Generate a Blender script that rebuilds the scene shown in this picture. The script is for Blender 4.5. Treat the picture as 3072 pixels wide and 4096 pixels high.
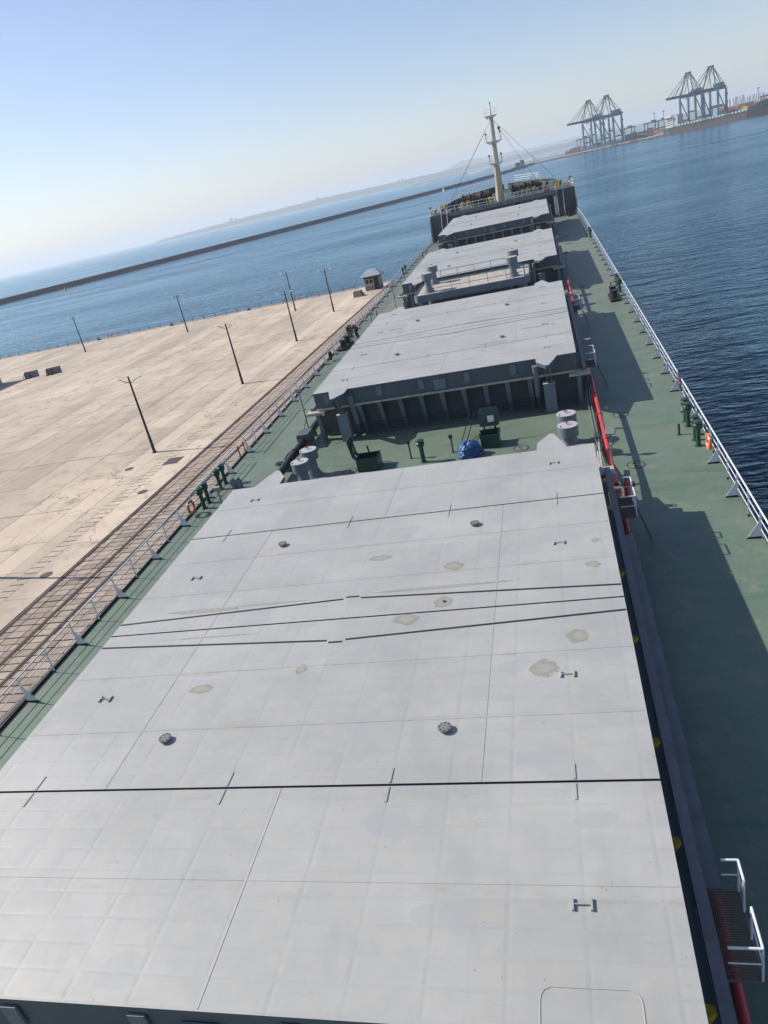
import bpy, math, random
from mathutils import Vector, Matrix
random.seed(7)
for o in list(bpy.data.objects): bpy.data.objects.remove(o)
SC = bpy.context.scene
COL = SC.collection
PI = math.pi

# ------------------------------------------------------------------ camera
# Frames: "ship" = metres, deck z 0, bow +Y, starboard +X.  "world" = level; the ship is trimmed by the stern.
SHIP = Matrix(((0.999997, 0.0, 0.002531), (0.000063, 0.999687, -0.025023), (-0.002531, 0.025023, 0.999684))).to_4x4()
CAM = Vector((6.77406, -0.35888, 14.33782))
CR = Vector((0.961348, 0.180575, -0.207851)); CU = Vector((0.112929, 0.429888, 0.895792)); CF = Vector((-0.25111, 0.884641, -0.39288))
cam = bpy.data.cameras.new('camera'); co = bpy.data.objects.new('camera', cam); COL.objects.link(co)
cam.sensor_fit = 'HORIZONTAL'; cam.sensor_width = 36; cam.lens = 2956.13 / 3072 * 36
cam.clip_start = 0.1; cam.clip_end = 80000
co.matrix_world = Matrix(((CR.x, CU.x, -CF.x, CAM.x), (CR.y, CU.y, -CF.y, CAM.y), (CR.z, CU.z, -CF.z, CAM.z), (0, 0, 0, 1)))
SC.camera = co
SC.render.resolution_x = 768; SC.render.resolution_y = 1024

# ------------------------------------------------------------------ sky, sun, exposure
SUN_EL = math.radians(39.0); SUN_AZ = math.radians(-80.0)          # azimuth from +Y towards +X
w = bpy.data.worlds.new('World'); SC.world = w; w.use_nodes = True
nt = w.node_tree; bg = nt.nodes['Background']
sky = nt.nodes.new('ShaderNodeTexSky'); sky.sky_type = 'NISHITA'; sky.sun_disc = False
sky.sun_elevation = SUN_EL; sky.sun_rotation = SUN_AZ
sky.altitude = 0; sky.air_density = 1.0; sky.dust_density = 0.6; sky.ozone_density = 1.0
wb = nt.nodes.new('ShaderNodeMix'); wb.data_type = 'RGBA'; wb.blend_type = 'MULTIPLY'; wb.inputs[0].default_value = 1.0   # cool white balance of the whole sky
nt.links.new(sky.outputs[0], wb.inputs[6]); wb.inputs[7].default_value = (1.13, 1.10, 1.22, 1); nt.links.new(wb.outputs[2], bg.inputs[0]); bg.inputs[1].default_value = 0.098
sl = bpy.data.lights.new('sun', 'SUN'); sl.energy = 5.0; sl.angle = math.radians(0.53); sl.color = (1.0, 0.935, 0.82)
so = bpy.data.objects.new('sun', sl); COL.objects.link(so)
tosun = Vector((math.sin(SUN_AZ) * math.cos(SUN_EL), math.cos(SUN_AZ) * math.cos(SUN_EL), math.sin(SUN_EL)))
so.rotation_euler = tosun.to_track_quat('Z', 'Y').to_euler(); so.location = (-60, 20, 60)
SC.view_settings.view_transform = 'Standard'; SC.view_settings.look = 'None'
SC.view_settings.exposure = 0.22; SC.view_settings.gamma = 1.0
SC.render.engine = 'CYCLES'

WATER_Z = -8.0; QUAY_Z = -5.0

# ------------------------------------------------------------------ materials
def lin(r, g, b):
    f = lambda c: (c / 255 / 12.92) if c <= 10.31 else ((c / 255 + .055) / 1.055) ** 2.4
    return (f(r), f(g), f(b), 1)
class NT:
    def __init__(s, name):
        s.m = bpy.data.materials.new(name); s.m.use_nodes = True
        s.t = s.m.node_tree; s.b = s.t.nodes['Principled BSDF']; s.c = None
    def n(s, typ, **kw):
        x = s.t.nodes.new('ShaderNode' + typ)
        for k, v in kw.items(): setattr(x, k, v)
        return x
    def l(s, a, b): s.t.links.new(a, b)
    def coord(s, which='Object'):
        if s.c is None: s.c = s.n('TexCoord')
        return s.c.outputs[which]
    def noise(s, scale, detail=4, rough=.6, vec=None, sx=None):
        x = s.n('TexNoise'); x.inputs['Scale'].default_value = scale; x.inputs['Detail'].default_value = detail; x.inputs['Roughness'].default_value = rough
        v = vec if vec is not None else s.coord()
        if sx:
            m = s.n('Mapping'); m.inputs['Scale'].default_value = sx; s.l(v, m.inputs[0]); v = m.outputs[0]
        s.l(v, x.inputs['Vector']); return x.outputs['Fac']
    def ramp(s, fac, stops):
        x = s.n('ValToRGB'); e = x.color_ramp.elements
        while len(e) < len(stops): e.new(.5)
        for i, (p, c) in enumerate(stops):
            e[i].position = p; e[i].color = c if len(c) == 4 else (*c, 1)
        s.l(fac, x.inputs[0]); return x.outputs[0]
    def mix(s, fac, a, b, mode='MIX'):
        x = s.n('Mix', data_type='RGBA', blend_type=mode)
        for sock, v in ((x.inputs[0], fac), (x.inputs[6], a), (x.inputs[7], b)):
            if hasattr(v, 'links') or hasattr(v, 'is_linked'): s.l(v, sock)
            else: sock.default_value = v
        return x.outputs[2]
    def math(s, op, a, b=None, c=None, clamp=False):
        x = s.n('Math', operation=op, use_clamp=clamp)
        for i, v in enumerate((a, b, c)):
            if v is None: continue
            if hasattr(v, 'is_linked'): s.l(v, x.inputs[i])
            else: x.inputs[i].default_value = v
        return x.outputs[0]
    def maprange(s, v, a, b, c=0, d=1):
        x = s.n('MapRange'); s.l(v, x.inputs[0])
        for i, q in enumerate((a, b, c, d)): x.inputs[i + 1].default_value = q
        return x.outputs[0]
    def sep(s, vec=None):
        x = s.n('SeparateXYZ'); s.l(vec if vec is not None else s.coord(), x.inputs[0]); return x.outputs
    def bump(s, h, strength=.3, dist=.01, prev=None):
        x = s.n('Bump'); x.inputs['Strength'].default_value = strength; x.inputs['Distance'].default_value = dist
        s.l(h, x.inputs['Height'])
        if prev is not None: s.l(prev, x.inputs['Normal'])
        return x.outputs[0]
    def fin(s, col=None, rough=.6, metal=0, normal=None, spec=None):
        if col is not None:
            if hasattr(col, 'is_linked'): s.l(col, s.b.inputs['Base Color'])
            else: s.b.inputs['Base Color'].default_value = col
        if hasattr(rough, 'is_linked'): s.l(rough, s.b.inputs['Roughness'])
        else: s.b.inputs['Roughness'].default_value = rough
        s.b.inputs['Metallic'].default_value = metal
        if spec is not None: s.b.inputs['Specular IOR Level'].default_value = spec
        if normal is not None: s.l(normal, s.b.inputs['Normal'])
        return s.m
def sc(c, k): return (c[0] * k, c[1] * k, c[2] * k, 1)

MATS = {}
def paint(name, col, var=.25, rough=.5, rust=0.0, scale=2.0, metal=0, bump=.15):
    """painted or plain surface: uneven tone, small chips, optional rust runs"""
    if name in MATS: return MATS[name]
    N = NT(name); a = N.noise(scale, 5, .65); b = N.noise(scale * 9, 3, .6)
    c = N.mix(N.maprange(a, .3, .7), sc(col, 1 - var), sc(col, 1 + var * .6))
    c = N.mix(N.math('MULTIPLY', N.maprange(b, .55, .75), .35), c, sc(col, .6))
    if rust:
        r = N.noise(scale * 1.7, 6, .7, sx=(1.6, 1.6, .35))
        c = N.mix(N.math('MULTIPLY', N.maprange(r, .62 - .16 * rust, .72), min(1, rust)), c, (.16, .062, .022, 1))
    MATS[name] = N.fin(c, N.maprange(a, .2, .8, rough - .08, rough + .12), metal, N.bump(b, bump, .004)); return MATS[name]

def hatch_paint():
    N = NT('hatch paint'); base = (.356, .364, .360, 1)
    X, Y, Zc = N.sep()
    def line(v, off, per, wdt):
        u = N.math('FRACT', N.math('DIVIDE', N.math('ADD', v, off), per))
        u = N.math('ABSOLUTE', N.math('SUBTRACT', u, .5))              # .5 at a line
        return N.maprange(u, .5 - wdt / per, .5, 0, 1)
    big = N.noise(.35, 5, .6); mid = N.noise(1.8, 5, .65); fine = N.noise(40, 3, .6)
    brk = N.maprange(N.noise(1.1, 3, .5), .35, .65, .25, 1)
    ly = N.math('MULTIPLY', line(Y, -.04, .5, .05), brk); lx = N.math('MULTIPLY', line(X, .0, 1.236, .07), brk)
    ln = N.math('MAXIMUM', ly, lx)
    c = N.mix(N.maprange(big, .3, .7), sc(base, .90), sc((.402, .402, .390), 1.0))
    c = N.mix(N.math('MULTIPLY', N.maprange(mid, .48, .70), .45), c, (.41, .385, .33, 1))
    c = N.mix(N.math('MULTIPLY', N.maprange(N.noise(.8, 6, .7, sx=(1, .3, 1)), .54, .72), .6), c, (.30, .31, .32, 1))
    c = N.mix(N.math('MULTIPLY', ln, .36), c, (.29, .31, .335, 1))  # shading of the plate dents along the stiffeners, painted in as darker lines
    vo = N.n('TexVoronoi'); vo.inputs['Scale'].default_value = 3.2; N.l(N.coord(), vo.inputs['Vector'])
    spot = N.math('MULTIPLY', N.math('LESS_THAN', vo.outputs['Distance'], .055), N.math('GREATER_THAN', N.noise(1.3, 2, .5), .5))
    c = N.mix(N.math('MULTIPLY', spot, .75), c, (.20, .18, .15, 1))
    rs = N.noise(.9, 7, .75)
    c = N.mix(N.math('MULTIPLY', N.maprange(rs, .60, .74), .5), c, (.34, .28, .19, 1))
    wn_ = N.n('TexWhiteNoise'); cv = N.n('CombineXYZ'); N.l(N.math('FLOOR', N.math('DIVIDE', X, 1.236)), cv.inputs[0]); N.l(N.math('FLOOR', N.math('DIVIDE', N.math('ADD', Y, -.04), .5)), cv.inputs[1]); N.l(cv.outputs[0], wn_.inputs[0])
    wn2 = N.n('TexWhiteNoise'); cv2 = N.n('CombineXYZ'); N.l(N.math('FLOOR', N.math('DIVIDE', N.math('ADD', X, 4.32), 4.32)), cv2.inputs[0]); N.l(N.math('FLOOR', N.math('DIVIDE', Y, 2.1)), cv2.inputs[1]); N.l(cv2.outputs[0], wn2.inputs[0])
    tone = N.math('ADD', N.maprange(wn_.outputs[0], 0, 1, .982, 1.014), N.maprange(wn2.outputs[0], 0, 1, -.045, .035))
    tv = N.n('VectorMath', operation='SCALE'); N.l(c, tv.inputs[0]); N.l(tone, tv.inputs['Scale']); c = tv.outputs[0]
    scr = N.noise(3.0, 6, .8, sx=(.25, 3.0, 1)); c = N.mix(N.math('MULTIPLY', N.maprange(scr, .58, .70), .5), c, (.27, .265, .25, 1))
    sm1 = N.maprange(N.math('ABSOLUTE', N.math('SUBTRACT', N.math('FRACT', N.math('DIVIDE', N.math('ADD', Y, .0), 2.16)), .5)), .40, .5)
    c = N.mix(N.math('MULTIPLY', N.math('MULTIPLY', sm1, N.maprange(N.noise(1.4, 6, .75, sx=(.5, 2, 1)), .50, .66)), .6), c, (.30, .275, .22, 1))
    pt = N.math('MULTIPLY', N.math('GREATER_THAN', N.noise(.55, 1, .3, sx=(1, 1.6, 1)), .63), .5); c = N.mix(pt, c, (.33, .34, .345, 1))
    h = N.math('ADD', N.math('ADD', N.math('MULTIPLY', ln, -.7), N.math('MULTIPLY', mid, .8)), N.math('MULTIPLY', N.noise(.9, 2, .5), 3.0))
    nrm = N.bump(h, .35, .013); nrm = N.bump(fine, .12, .002, nrm)
    return N.fin(c, N.maprange(mid, .2, .8, .42, .62), 0, nrm)
def deck_paint():
    N = NT('deck paint'); X, Y, Zc = N.sep()
    a = N.noise(.25, 5, .6); b = N.noise(1.1, 6, .7, sx=(.35, 1.5, 1)); c2 = N.noise(6, 4, .65)
    c = N.mix(N.maprange(a, .3, .7), (.066, .128, .094, 1), (.118, .19, .138, 1))
    # the paint is walked down to primer towards the bow
    far = N.maprange(Y, -40, 25, .35, 1.0)
    wear = N.math('MULTIPLY', N.maprange(b, .34, .58), far)
    c = N.mix(wear, c, (.185, .19, .152, 1))
    c = N.mix(N.math('MULTIPLY', N.maprange(N.noise(.9, 6, .75), .54, .70), .6), c, (.23, .235, .185, 1))
    u = N.math('ABSOLUTE', N.math('SUBTRACT', N.math('FRACT', N.math('DIVIDE', Y, .8)), .5))
    band = N.math('MULTIPLY', N.maprange(u, .40, .5), N.maprange(N.noise(.7, 3, .5), .4, .6))
    c = N.mix(N.math('MULTIPLY', band, .4), c, (.12, .17, .14, 1))
    c = N.mix(N.math('MULTIPLY', N.maprange(c2, .60, .72), .55), c, (.27, .27, .22, 1))
    c = N.mix(N.math('MULTIPLY', N.maprange(N.noise(.6, 7, .8), .60, .70), .5), c, (.17, .10, .06, 1))
    nrm = N.bump(N.math('ADD', N.math('MULTIPLY', band, -.5), b), .3, .012)
    return N.fin(c, .55, 0, nrm, .4)
def concrete(name, col, rnd=.10, stain=.5, scale=1.0):
    N = NT(name); oi = N.n('ObjectInfo'); p = N.n('NewGeometry').outputs['Position']
    a = N.noise(.06 * scale, 6, .65, p); b = N.noise(.5 * scale, 7, .72, p); f = N.noise(9, 4, .7, p)
    c = N.mix(N.maprange(a, .3, .7), sc(col, .84), sc(col, 1.12))
    c = N.mix(N.math('MULTIPLY', N.maprange(b, .50, .70), stain), c, sc(col, .56))
    c = N.mix(N.math('MULTIPLY', N.maprange(N.noise(.14, 5, .6, p, sx=(1, .16, 1)), .50, .66), stain * .75), c, sc((col[0] * .62, col[1] * .63, col[2] * .66), 1))
    c = N.mix(N.math('MULTIPLY', N.maprange(f, .5, .8), .4), c, sc(col, .72))
    k = N.maprange(oi.outputs['Random'], 0, 1, 1 - rnd, 1 + rnd)
    x = N.n('VectorMath', operation='SCALE'); N.l(c, x.inputs[0]); N.l(k, x.inputs['Scale'])
    cr = N.n('TexVoronoi', feature='DISTANCE_TO_EDGE'); cr.inputs['Scale'].default_value = .13
    wv = N.n('VectorMath', operation='ADD'); nz = N.n('TexNoise'); nz.inputs['Scale'].default_value = .5; nz.inputs['Detail'].default_value = 5; N.l(p, nz.inputs['Vector'])
    sv = N.n('VectorMath', operation='SCALE'); sv.inputs['Scale'].default_value = 3.; N.l(nz.outputs['Color'], sv.inputs[0]); N.l(p, wv.inputs[0]); N.l(sv.outputs[0], wv.inputs[1]); N.l(wv.outputs[0], cr.inputs['Vector'])
    crack = N.math('MULTIPLY', N.math('LESS_THAN', cr.outputs['Distance'], .006), N.math('GREATER_THAN', a, .5))
    col2 = N.mix(N.math('MULTIPLY', crack, .6 if stain else 0), x.outputs[0], sc(col, .25))
    return N.fin(col2, .85, 0, N.bump(f, .3, .01), .25)
def water_mat():
    N = NT('sea water'); p = N.n('NewGeometry').outputs['Position']
    big = N.noise(.012, 4, .6, p, sx=(.5, 1.4, 1)); md = N.noise(.22, 3, .6, p, sx=(.55, 1.2, 1)); sm = N.noise(1.0, 3, .6, p, sx=(.6, 1.2, 1))
    amp = N.maprange(big, .3, .7, .35, 1.35)
    h = N.math('ADD', N.math('MULTIPLY', md, 1.0), N.math('MULTIPLY', sm, .28))
    h = N.math('MULTIPLY', h, amp)
    nrm = N.bump(h, 1.0, .95)
    c = N.mix(N.maprange(big, .3, .7), (.002, .012, .030, 1), (.004, .028, .055, 1))
    df = N.n('BsdfDiffuse'); N.l(c, df.inputs['Color']); N.l(nrm, df.inputs['Normal'])
    gl = N.n('BsdfGlossy'); gl.inputs['Color'].default_value = (.64, .86, .98, 1); gl.inputs['Roughness'].default_value = .16; N.l(nrm, gl.inputs['Normal'])
    fr = N.n('Fresnel'); fr.inputs['IOR'].default_value = 1.333; N.l(nrm, fr.inputs['Normal'])
    mx = N.n('MixShader'); N.l(fr.outputs[0], mx.inputs[0]); N.l(df.outputs[0], mx.inputs[1]); N.l(gl.outputs[0], mx.inputs[2])
    N.t.nodes.remove(N.b); N.l(mx.outputs[0], N.t.nodes['Material Output'].inputs['Surface']); return N.m
def mast_paint():
    N = NT('mast paint'); a = N.noise(1.5, 6, .7, sx=(2.5, 2.5, .22)); b = N.noise(3, 5, .7)
    X, Y, Zc = N.sep()
    low = N.maprange(Zc, 0, 10, .95, .2)
    c = N.mix(N.maprange(b, .3, .7), (.44, .40, .31, 1), (.52, .49, .41, 1))
    c = N.mix(N.math('MULTIPLY', N.maprange(a, .40, .62), low), c, (.36, .24, .11, 1))
    c = N.mix(N.math('MULTIPLY', N.maprange(a, .60, .70), low), c, (.17, .08, .03, 1))
    return N.fin(c, .6)
def puddle_mat():
    N = NT('dried puddle'); a = N.noise(3.2, 6, .75); g = N.n('TexGradient', gradient_type='SPHERICAL'); N.l(N.coord('Generated'), g.inputs[0])
    m = N.n('Mapping'); m.inputs['Location'].default_value = (-1, -1, 0); m.inputs['Scale'].default_value = (2, 2, 0); N.l(N.coord('Generated'), m.inputs[0]); N.l(m.outputs[0], g.inputs[0])
    e = N.math('ADD', g.outputs['Fac'], N.math('MULTIPLY', N.math('SUBTRACT', a, .5), 1.5))
    al = N.math('MULTIPLY', N.maprange(e, .10, .30), .55)
    c = N.mix(N.maprange(e, .2, .7), (.30, .29, .23, 1), (.42, .41, .35, 1))
    N.l(al, N.b.inputs['Alpha']); return N.fin(c, .6)
def terrain_mat(name, c1, c2, scale):
    N = NT(name); p = N.n('NewGeometry').outputs['Position']
    a = N.noise(scale, 6, .7, p); c = N.mix(N.maprange(a, .4, .6), c1, c2); return N.fin(c, .95, 0, None, .1)

M = dict(
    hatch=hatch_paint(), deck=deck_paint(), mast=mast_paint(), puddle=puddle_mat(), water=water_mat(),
    darkdeck=paint('forecastle deck paint', (.055, .07, .06, 1), .35, .6, .5, .8),
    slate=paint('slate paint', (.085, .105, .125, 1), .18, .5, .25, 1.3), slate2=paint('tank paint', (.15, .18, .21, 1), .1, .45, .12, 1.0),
    tanktop=paint('tank top paint', (.40, .425, .45, 1), .12, .5, .15), coam=paint('coaming paint', (.17, .175, .18, 1), .25, .55, .5, 1.2),
    ledge=paint('ledge paint', (.42, .39, .33, 1), .25, .6, .4), white=paint('white paint', (.78, .79, .80, 1), .06, .45, .12, 3.0),
    rail=paint('rail paint', (.70, .73, .76, 1), .08, .4, .15, 3.0), green=paint('dark green paint', (.022, .068, .05, 1), .3, .35, .1, 3.0),
    black=paint('black paint', (.016, .017, .02, 1), .3, .4, .12, 3.0), rubber=paint('black rubber', (.011, .011, .012, 1), .2, .75, 0),
    red=paint('red pipe paint', (.43, .05, .052, 1), .15, .45, .15), redd=paint('red valve paint', (.42, .035, .03, 1), .2, .45, .2),
    yellow=paint('yellow paint', (.50, .33, .03, 1), .25, .5, .35, 3.0), orange=paint('orange plastic', (.75, .16, .035, 1), .1, .5, 0),
    faded=paint('faded orange', (.42, .16, .07, 1), .2, .6, 0), tape=paint('reflective tape', (.62, .64, .66, 1), .1, .35, 0),
    blue=paint('blue tarpaulin', (.035, .12, .32, 1), .5, .45, 0, 4.0, bump=.8), brown=paint('rope', (.17, .115, .065, 1), .4, .9, 0, 6.0, bump=.8),
    rusty=paint('rusty steel', (.10, .065, .05, 1), .4, .8, .8), steel=paint('bare steel', (.30, .31, .32, 1), .2, .4, .2, metal=.4),
    glass=paint('dark glass', (.03, .035, .04, 1), .1, .12, 0), lampglass=paint('lamp glass', (.35, .37, .36, 1), .1, .2, 0),
    grey=paint('grey plastic', (.25, .26, .27, 1), .15, .5, 0), cable=paint('cable', (.02, .021, .022, 1), .2, .6, 0),
    hull=paint('hull paint', (.03, .032, .036, 1), .2, .5, .3, .6), grate=paint('grating steel', (.22, .15, .11, 1), .3, .7, .6),
    lamp=paint('lamp post steel', (.022, .024, .027, 1), .25, .5, .1), fence=paint('fence paint', (.035, .045, .055, 1), .2, .5, .2),
    conc=concrete('slab concrete', (.52, .435, .345, 1), .08, .95), strip=concrete('kerb concrete', (.57, .475, .385, 1), .06, .4),
    paver=concrete('stone paver', (.37, .30, .245, 1), .2, .95, 1.8), joint=concrete('joint dirt', (.13, .105, .085, 1), 0, .3),
    block=concrete('barrier concrete', (.22, .21, .195, 1), .08, .3), wall=concrete('sea wall concrete', (.105, .105, .11, 1), .05, .4),
    quaywall=concrete('quay wall concrete', (.33, .30, .27, 1), .1, .6), rock=concrete('rubble', (.40, .27, .20, 1), .3, .3),
    palerock=concrete('armour rock', (.50, .46, .40, 1), .25, .2),
    rust=paint('rail track steel', (.065, .045, .038, 1), .3, .6, .5), roofm=paint('roof metal', (.36, .42, .50, 1), .15, .3, 0, metal=.3),
    hutwall=paint('hut wall', (.45, .43, .40, 1), .25, .7, .2), hutwood=paint('hut fascia', (.16, .06, .045, 1), .3, .7, .1),
    crane=paint('crane teal', (.010, .12, .185, 1), .15, .5, .05, .05), crdark=paint('crane dark', (.012, .045, .06, 1), .2, .6, 0, .05),
    shipgreen=paint('ship green', (.012, .055, .038, 1), .15, .5, 0, .02), shipred=paint('ship antifouling', (.13, .06, .053, 1), .2, .6, .1, .02),
    cream=paint('superstructure', (.72, .69, .60, 1), .06, .5, 0, .1), boatwhite=paint('boat white', (.7, .72, .74, 1), .06, .5, 0, .1),
    tower=paint('tower facade', (.50, .51, .55, 1), .08, .8, 0, .01),
    coast=terrain_mat('coast scrub', (.055, .075, .05, 1), (.11, .11, .085, 1), .004), sand=terrain_mat('sand bar', (.44, .36, .25, 1), (.30, .26, .20, 1), .02),
    yard=terrain_mat('yard asphalt', (.13, .125, .12, 1), (.19, .18, .17, 1), .02),
    jacket=paint('jacket cloth', (.20, .065, .05, 1), .25, .85, 0, 8), trousers=paint('trouser cloth', (.018, .02, .026, 1), .3, .85, 0, 8),
    skin=paint('skin', (.36, .20, .13, 1), .1, .55, 0, 8), hair=paint('hair', (.012, .010, .009, 1), .2, .6, 0, 20))
CONT = [paint('container ' + n, c, .15, .6, .15, .3) for n, c in (
    ('maroon', (.12, .03, .028, 1)), ('rust red', (.19, .06, .042, 1)), ('navy', (.022, .05, .12, 1)), ('teal', (.03, .16, .17, 1)),
    ('tan', (.30, .22, .11, 1)), ('grey', (.30, .31, .31, 1)), ('green', (.03, .14, .07, 1)), ('orange', (.26, .10, .04, 1)))]
CNAME = ['maroon', 'rust red', 'navy blue', 'teal', 'tan', 'grey', 'dark green', 'orange']

# ------------------------------------------------------------------ mesh helpers
def frame_of(d):
    d = d.normalized(); a = Vector((0, 0, 1)) if abs(d.z) < .95 else Vector((1, 0, 0))
    u = d.cross(a).normalized(); return u, d.cross(u)
ORG = {}
class MB:
    def __init__(s): s.v = []; s.f = []
    def add(s, vs, fs):
        k = len(s.v); s.v += [Vector(v) for v in vs]; s.f += [tuple(i + k for i in f) for f in fs]; return s
    def box(s, x0, x1, y0, y1, z0, z1):
        return s.add([(x0, y0, z0), (x1, y0, z0), (x1, y1, z0), (x0, y1, z0), (x0, y0, z1), (x1, y0, z1), (x1, y1, z1), (x0, y1, z1)],
                     [(3, 2, 1, 0), (4, 5, 6, 7), (0, 1, 5, 4), (1, 2, 6, 5), (2, 3, 7, 6), (3, 0, 4, 7)])
    def bar(s, a, b, w, h=None, up=(0, 0, 1)):
        a = Vector(a); b = Vector(b); h = w if h is None else h; d = (b - a).normalized(); up = Vector(up)
        if abs(d.dot(up)) > .97: up = Vector((0, 1, 0))
        u = d.cross(up).normalized() * w / 2; v = u.cross(d).normalized() * h / 2
        return s.add([a - u - v, a + u - v, a + u + v, a - u + v, b - u - v, b + u - v, b + u + v, b - u + v],
                     [(3, 2, 1, 0), (4, 5, 6, 7), (0, 1, 5, 4), (1, 2, 6, 5), (2, 3, 7, 6), (3, 0, 4, 7)])
    def cyl(s, a, b, r0, r1=None, n=10, caps=True):
        a = Vector(a); b = Vector(b); r1 = r0 if r1 is None else r1; u, v = frame_of(b - a); k = len(s.v)
        for c, r in ((a, r0), (b, r1)):
            for i in range(n): t = 2 * PI * i / n; s.v.append(c + u * (r * math.cos(t)) + v * (r * math.sin(t)))
        s.f += [(k + i, k + (i + 1) % n, k + n + (i + 1) % n, k + n + i) for i in range(n)]
        if caps: s.f += [tuple(k + i for i in reversed(range(n))), tuple(k + n + i for i in range(n))]
        return s
    def tube(s, pts, r, n=6):
        for a, b in zip(pts, pts[1:]): s.cyl(a, b, r, r, n)
        return s
    def lathe(s, prof, c, n=20, axis='z'):
        c = Vector(c); k = len(s.v); m = len(prof)
        for r, z in prof:
            for i in range(n):
                t = 2 * PI * i / n; q = (r * math.cos(t), r * math.sin(t), z)
                if axis == 'x': q = (q[2], q[0], q[1])
                if axis == 'y': q = (q[0], q[2], q[1])
                s.v.append(c + Vector(q))
        for j in range(m - 1): s.f += [(k + j * n + i, k + j * n + (i + 1) % n, k + (j + 1) * n + (i + 1) % n, k + (j + 1) * n + i) for i in range(n)]
        s.f += [tuple(k + i for i in reversed(range(n))), tuple(k + (m - 1) * n + i for i in range(n))]
        return s
    def ext(s, poly, off):
        off = Vector(off); n = len(poly); vs = [Vector(p) for p in poly]
        return s.add(vs + [p + off for p in vs], [tuple(reversed(range(n))), tuple(range(n, 2 * n))] + [(i, (i + 1) % n, n + (i + 1) % n, n + i) for i in range(n)])
    def prism(s, poly, z0, z1): return s.ext([(x, y, z0) for x, y in poly], (0, 0, z1 - z0))
    def torus(s, c, R, r, axis='z', n=20, m=8, a0=0, a1=2 * PI):
        c = Vector(c); k = len(s.v); full = abs(a1 - a0 - 2 * PI) < 1e-6; N = n if full else n + 1
        for i in range(N):
            t = a0 + (a1 - a0) * i / n
            for j in range(m):
                p = 2 * PI * j / m; q = ((R + r * math.cos(p)) * math.cos(t), (R + r * math.cos(p)) * math.sin(t), r * math.sin(p))
                if axis == 'x': q = (q[2], q[0], q[1])
                if axis == 'y': q = (q[0], q[2], q[1])
                s.v.append(c + Vector(q))
        for i in range(n):
            for j in range(m): s.f.append((k + i * m + j, k + ((i + 1) % N) * m + j, k + ((i + 1) % N) * m + (j + 1) % m, k + i * m + (j + 1) % m))
        return s
    def sphere(s, c, r, n=12, m=8, sc=(1, 1, 1)):
        prof = [(max(.001, r * math.sin(PI * j / m)), -r * math.cos(PI * j / m)) for j in range(m + 1)]
        k = len(s.v); s.lathe(prof, (0, 0, 0), n); c = Vector(c)
        for i in range(k, len(s.v)): s.v[i] = Vector((s.v[i].x * sc[0], s.v[i].y * sc[1], s.v[i].z * sc[2])) + c
        return s
    def mesh(s, name, mat, org=Vector((0, 0, 0)), smooth=False):
        me = bpy.data.meshes.new(name); me.from_pydata([v - org for v in s.v], [], s.f); me.materials.append(mat)
        if smooth:
            for p in me.polygons: p.use_smooth = True
            try: me.set_sharp_from_angle(angle=math.radians(40))
            except Exception: pass
        me.update(); return me
    def part(s, name, mat, parent, smooth=False):
        o = bpy.data.objects.new(name, s.mesh(name, mat, ORG[parent], smooth)); COL.objects.link(o); o.parent = parent; ORG[o] = ORG[parent]; return o
    def thing(s, name, mat, label, cat, loc=(0, 0, 0), group=None, ship=False, smooth=False, kind=None):
        loc = Vector(loc); o = bpy.data.objects.new(name, s.mesh(name, mat, loc, smooth)); COL.objects.link(o); ORG[o] = loc
        tag(o, label, cat, group, kind); o.matrix_world = (SHIP if ship else Matrix()) @ Matrix.Translation(loc); return o
def tag(o, label=None, cat=None, group=None, kind=None):
    if label: o['label'] = label
    if cat: o['category'] = cat
    if group: o['group'] = group
    if kind: o['kind'] = kind
def empty(name, label, cat, loc, group=None, ship=False):
    o = bpy.data.objects.new(name, None); COL.objects.link(o); o.empty_display_size = .2; loc = Vector(loc)
    ORG[o] = loc; tag(o, label, cat, group); o.matrix_world = (SHIP if ship else Matrix()) @ Matrix.Translation(loc); return o
def clone(o, loc, rz=0, label=None, group=None, ship=False, scale=1.0):
    def rec(a, par):
        c = a.copy(); COL.objects.link(c)
        if par is not None: c.parent = par
        for ch in a.children: rec(ch, c)
        return c
    r = rec(o, None); r.matrix_world = (SHIP if ship else Matrix()) @ Matrix.Translation(Vector(loc)) @ Matrix.Rotation(rz, 4, 'Z') @ Matrix.Scale(scale, 4)
    if label: r['label'] = label
    if group: r['group'] = group
    return r
def inst(me, name, parent, loc, rz=0, sclz=1):
    """a part that shares mesh data, placed in its parent's frame"""
    o = bpy.data.objects.new(name, me); COL.objects.link(o); o.parent = parent; o.location = Vector(loc) - ORG[parent]; o.rotation_euler = (0, 0, rz); o.scale = (1, 1, sclz); return o
def pixdir(x, y):
    """direction in the world of a pixel of the 3072 x 4096 photograph"""
    return CF + CR * ((x - 1536) / 2956.13) + CU * ((2048 - y) / 2956.13)
def azim(x, y): d = pixdir(x, y); return math.atan2(d.x, d.y)
def struct(o): o['kind'] = 'structure'; return o

# ================================================================== the setting: water, quay
def disc(name, mat, z, radii, n=96):
    v = [(0, 0, z)]; f = []
    for r in radii: v += [(r * math.cos(2 * PI * i / n), r * math.sin(2 * PI * i / n), z) for i in range(n)]
    f += [(0, 1 + i, 1 + (i + 1) % n) for i in range(n)]
    for k in range(len(radii) - 1):
        a = 1 + k * n; b = a + n; f += [(a + i, b + i, b + (i + 1) % n, a + (i + 1) % n) for i in range(n)]
    return MB().add(v, f).thing(name, mat, None, None, kind='structure')
disc('water', M['water'], WATER_Z, (60, 200, 600, 2000, 6000, 15000, 30000))

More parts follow.
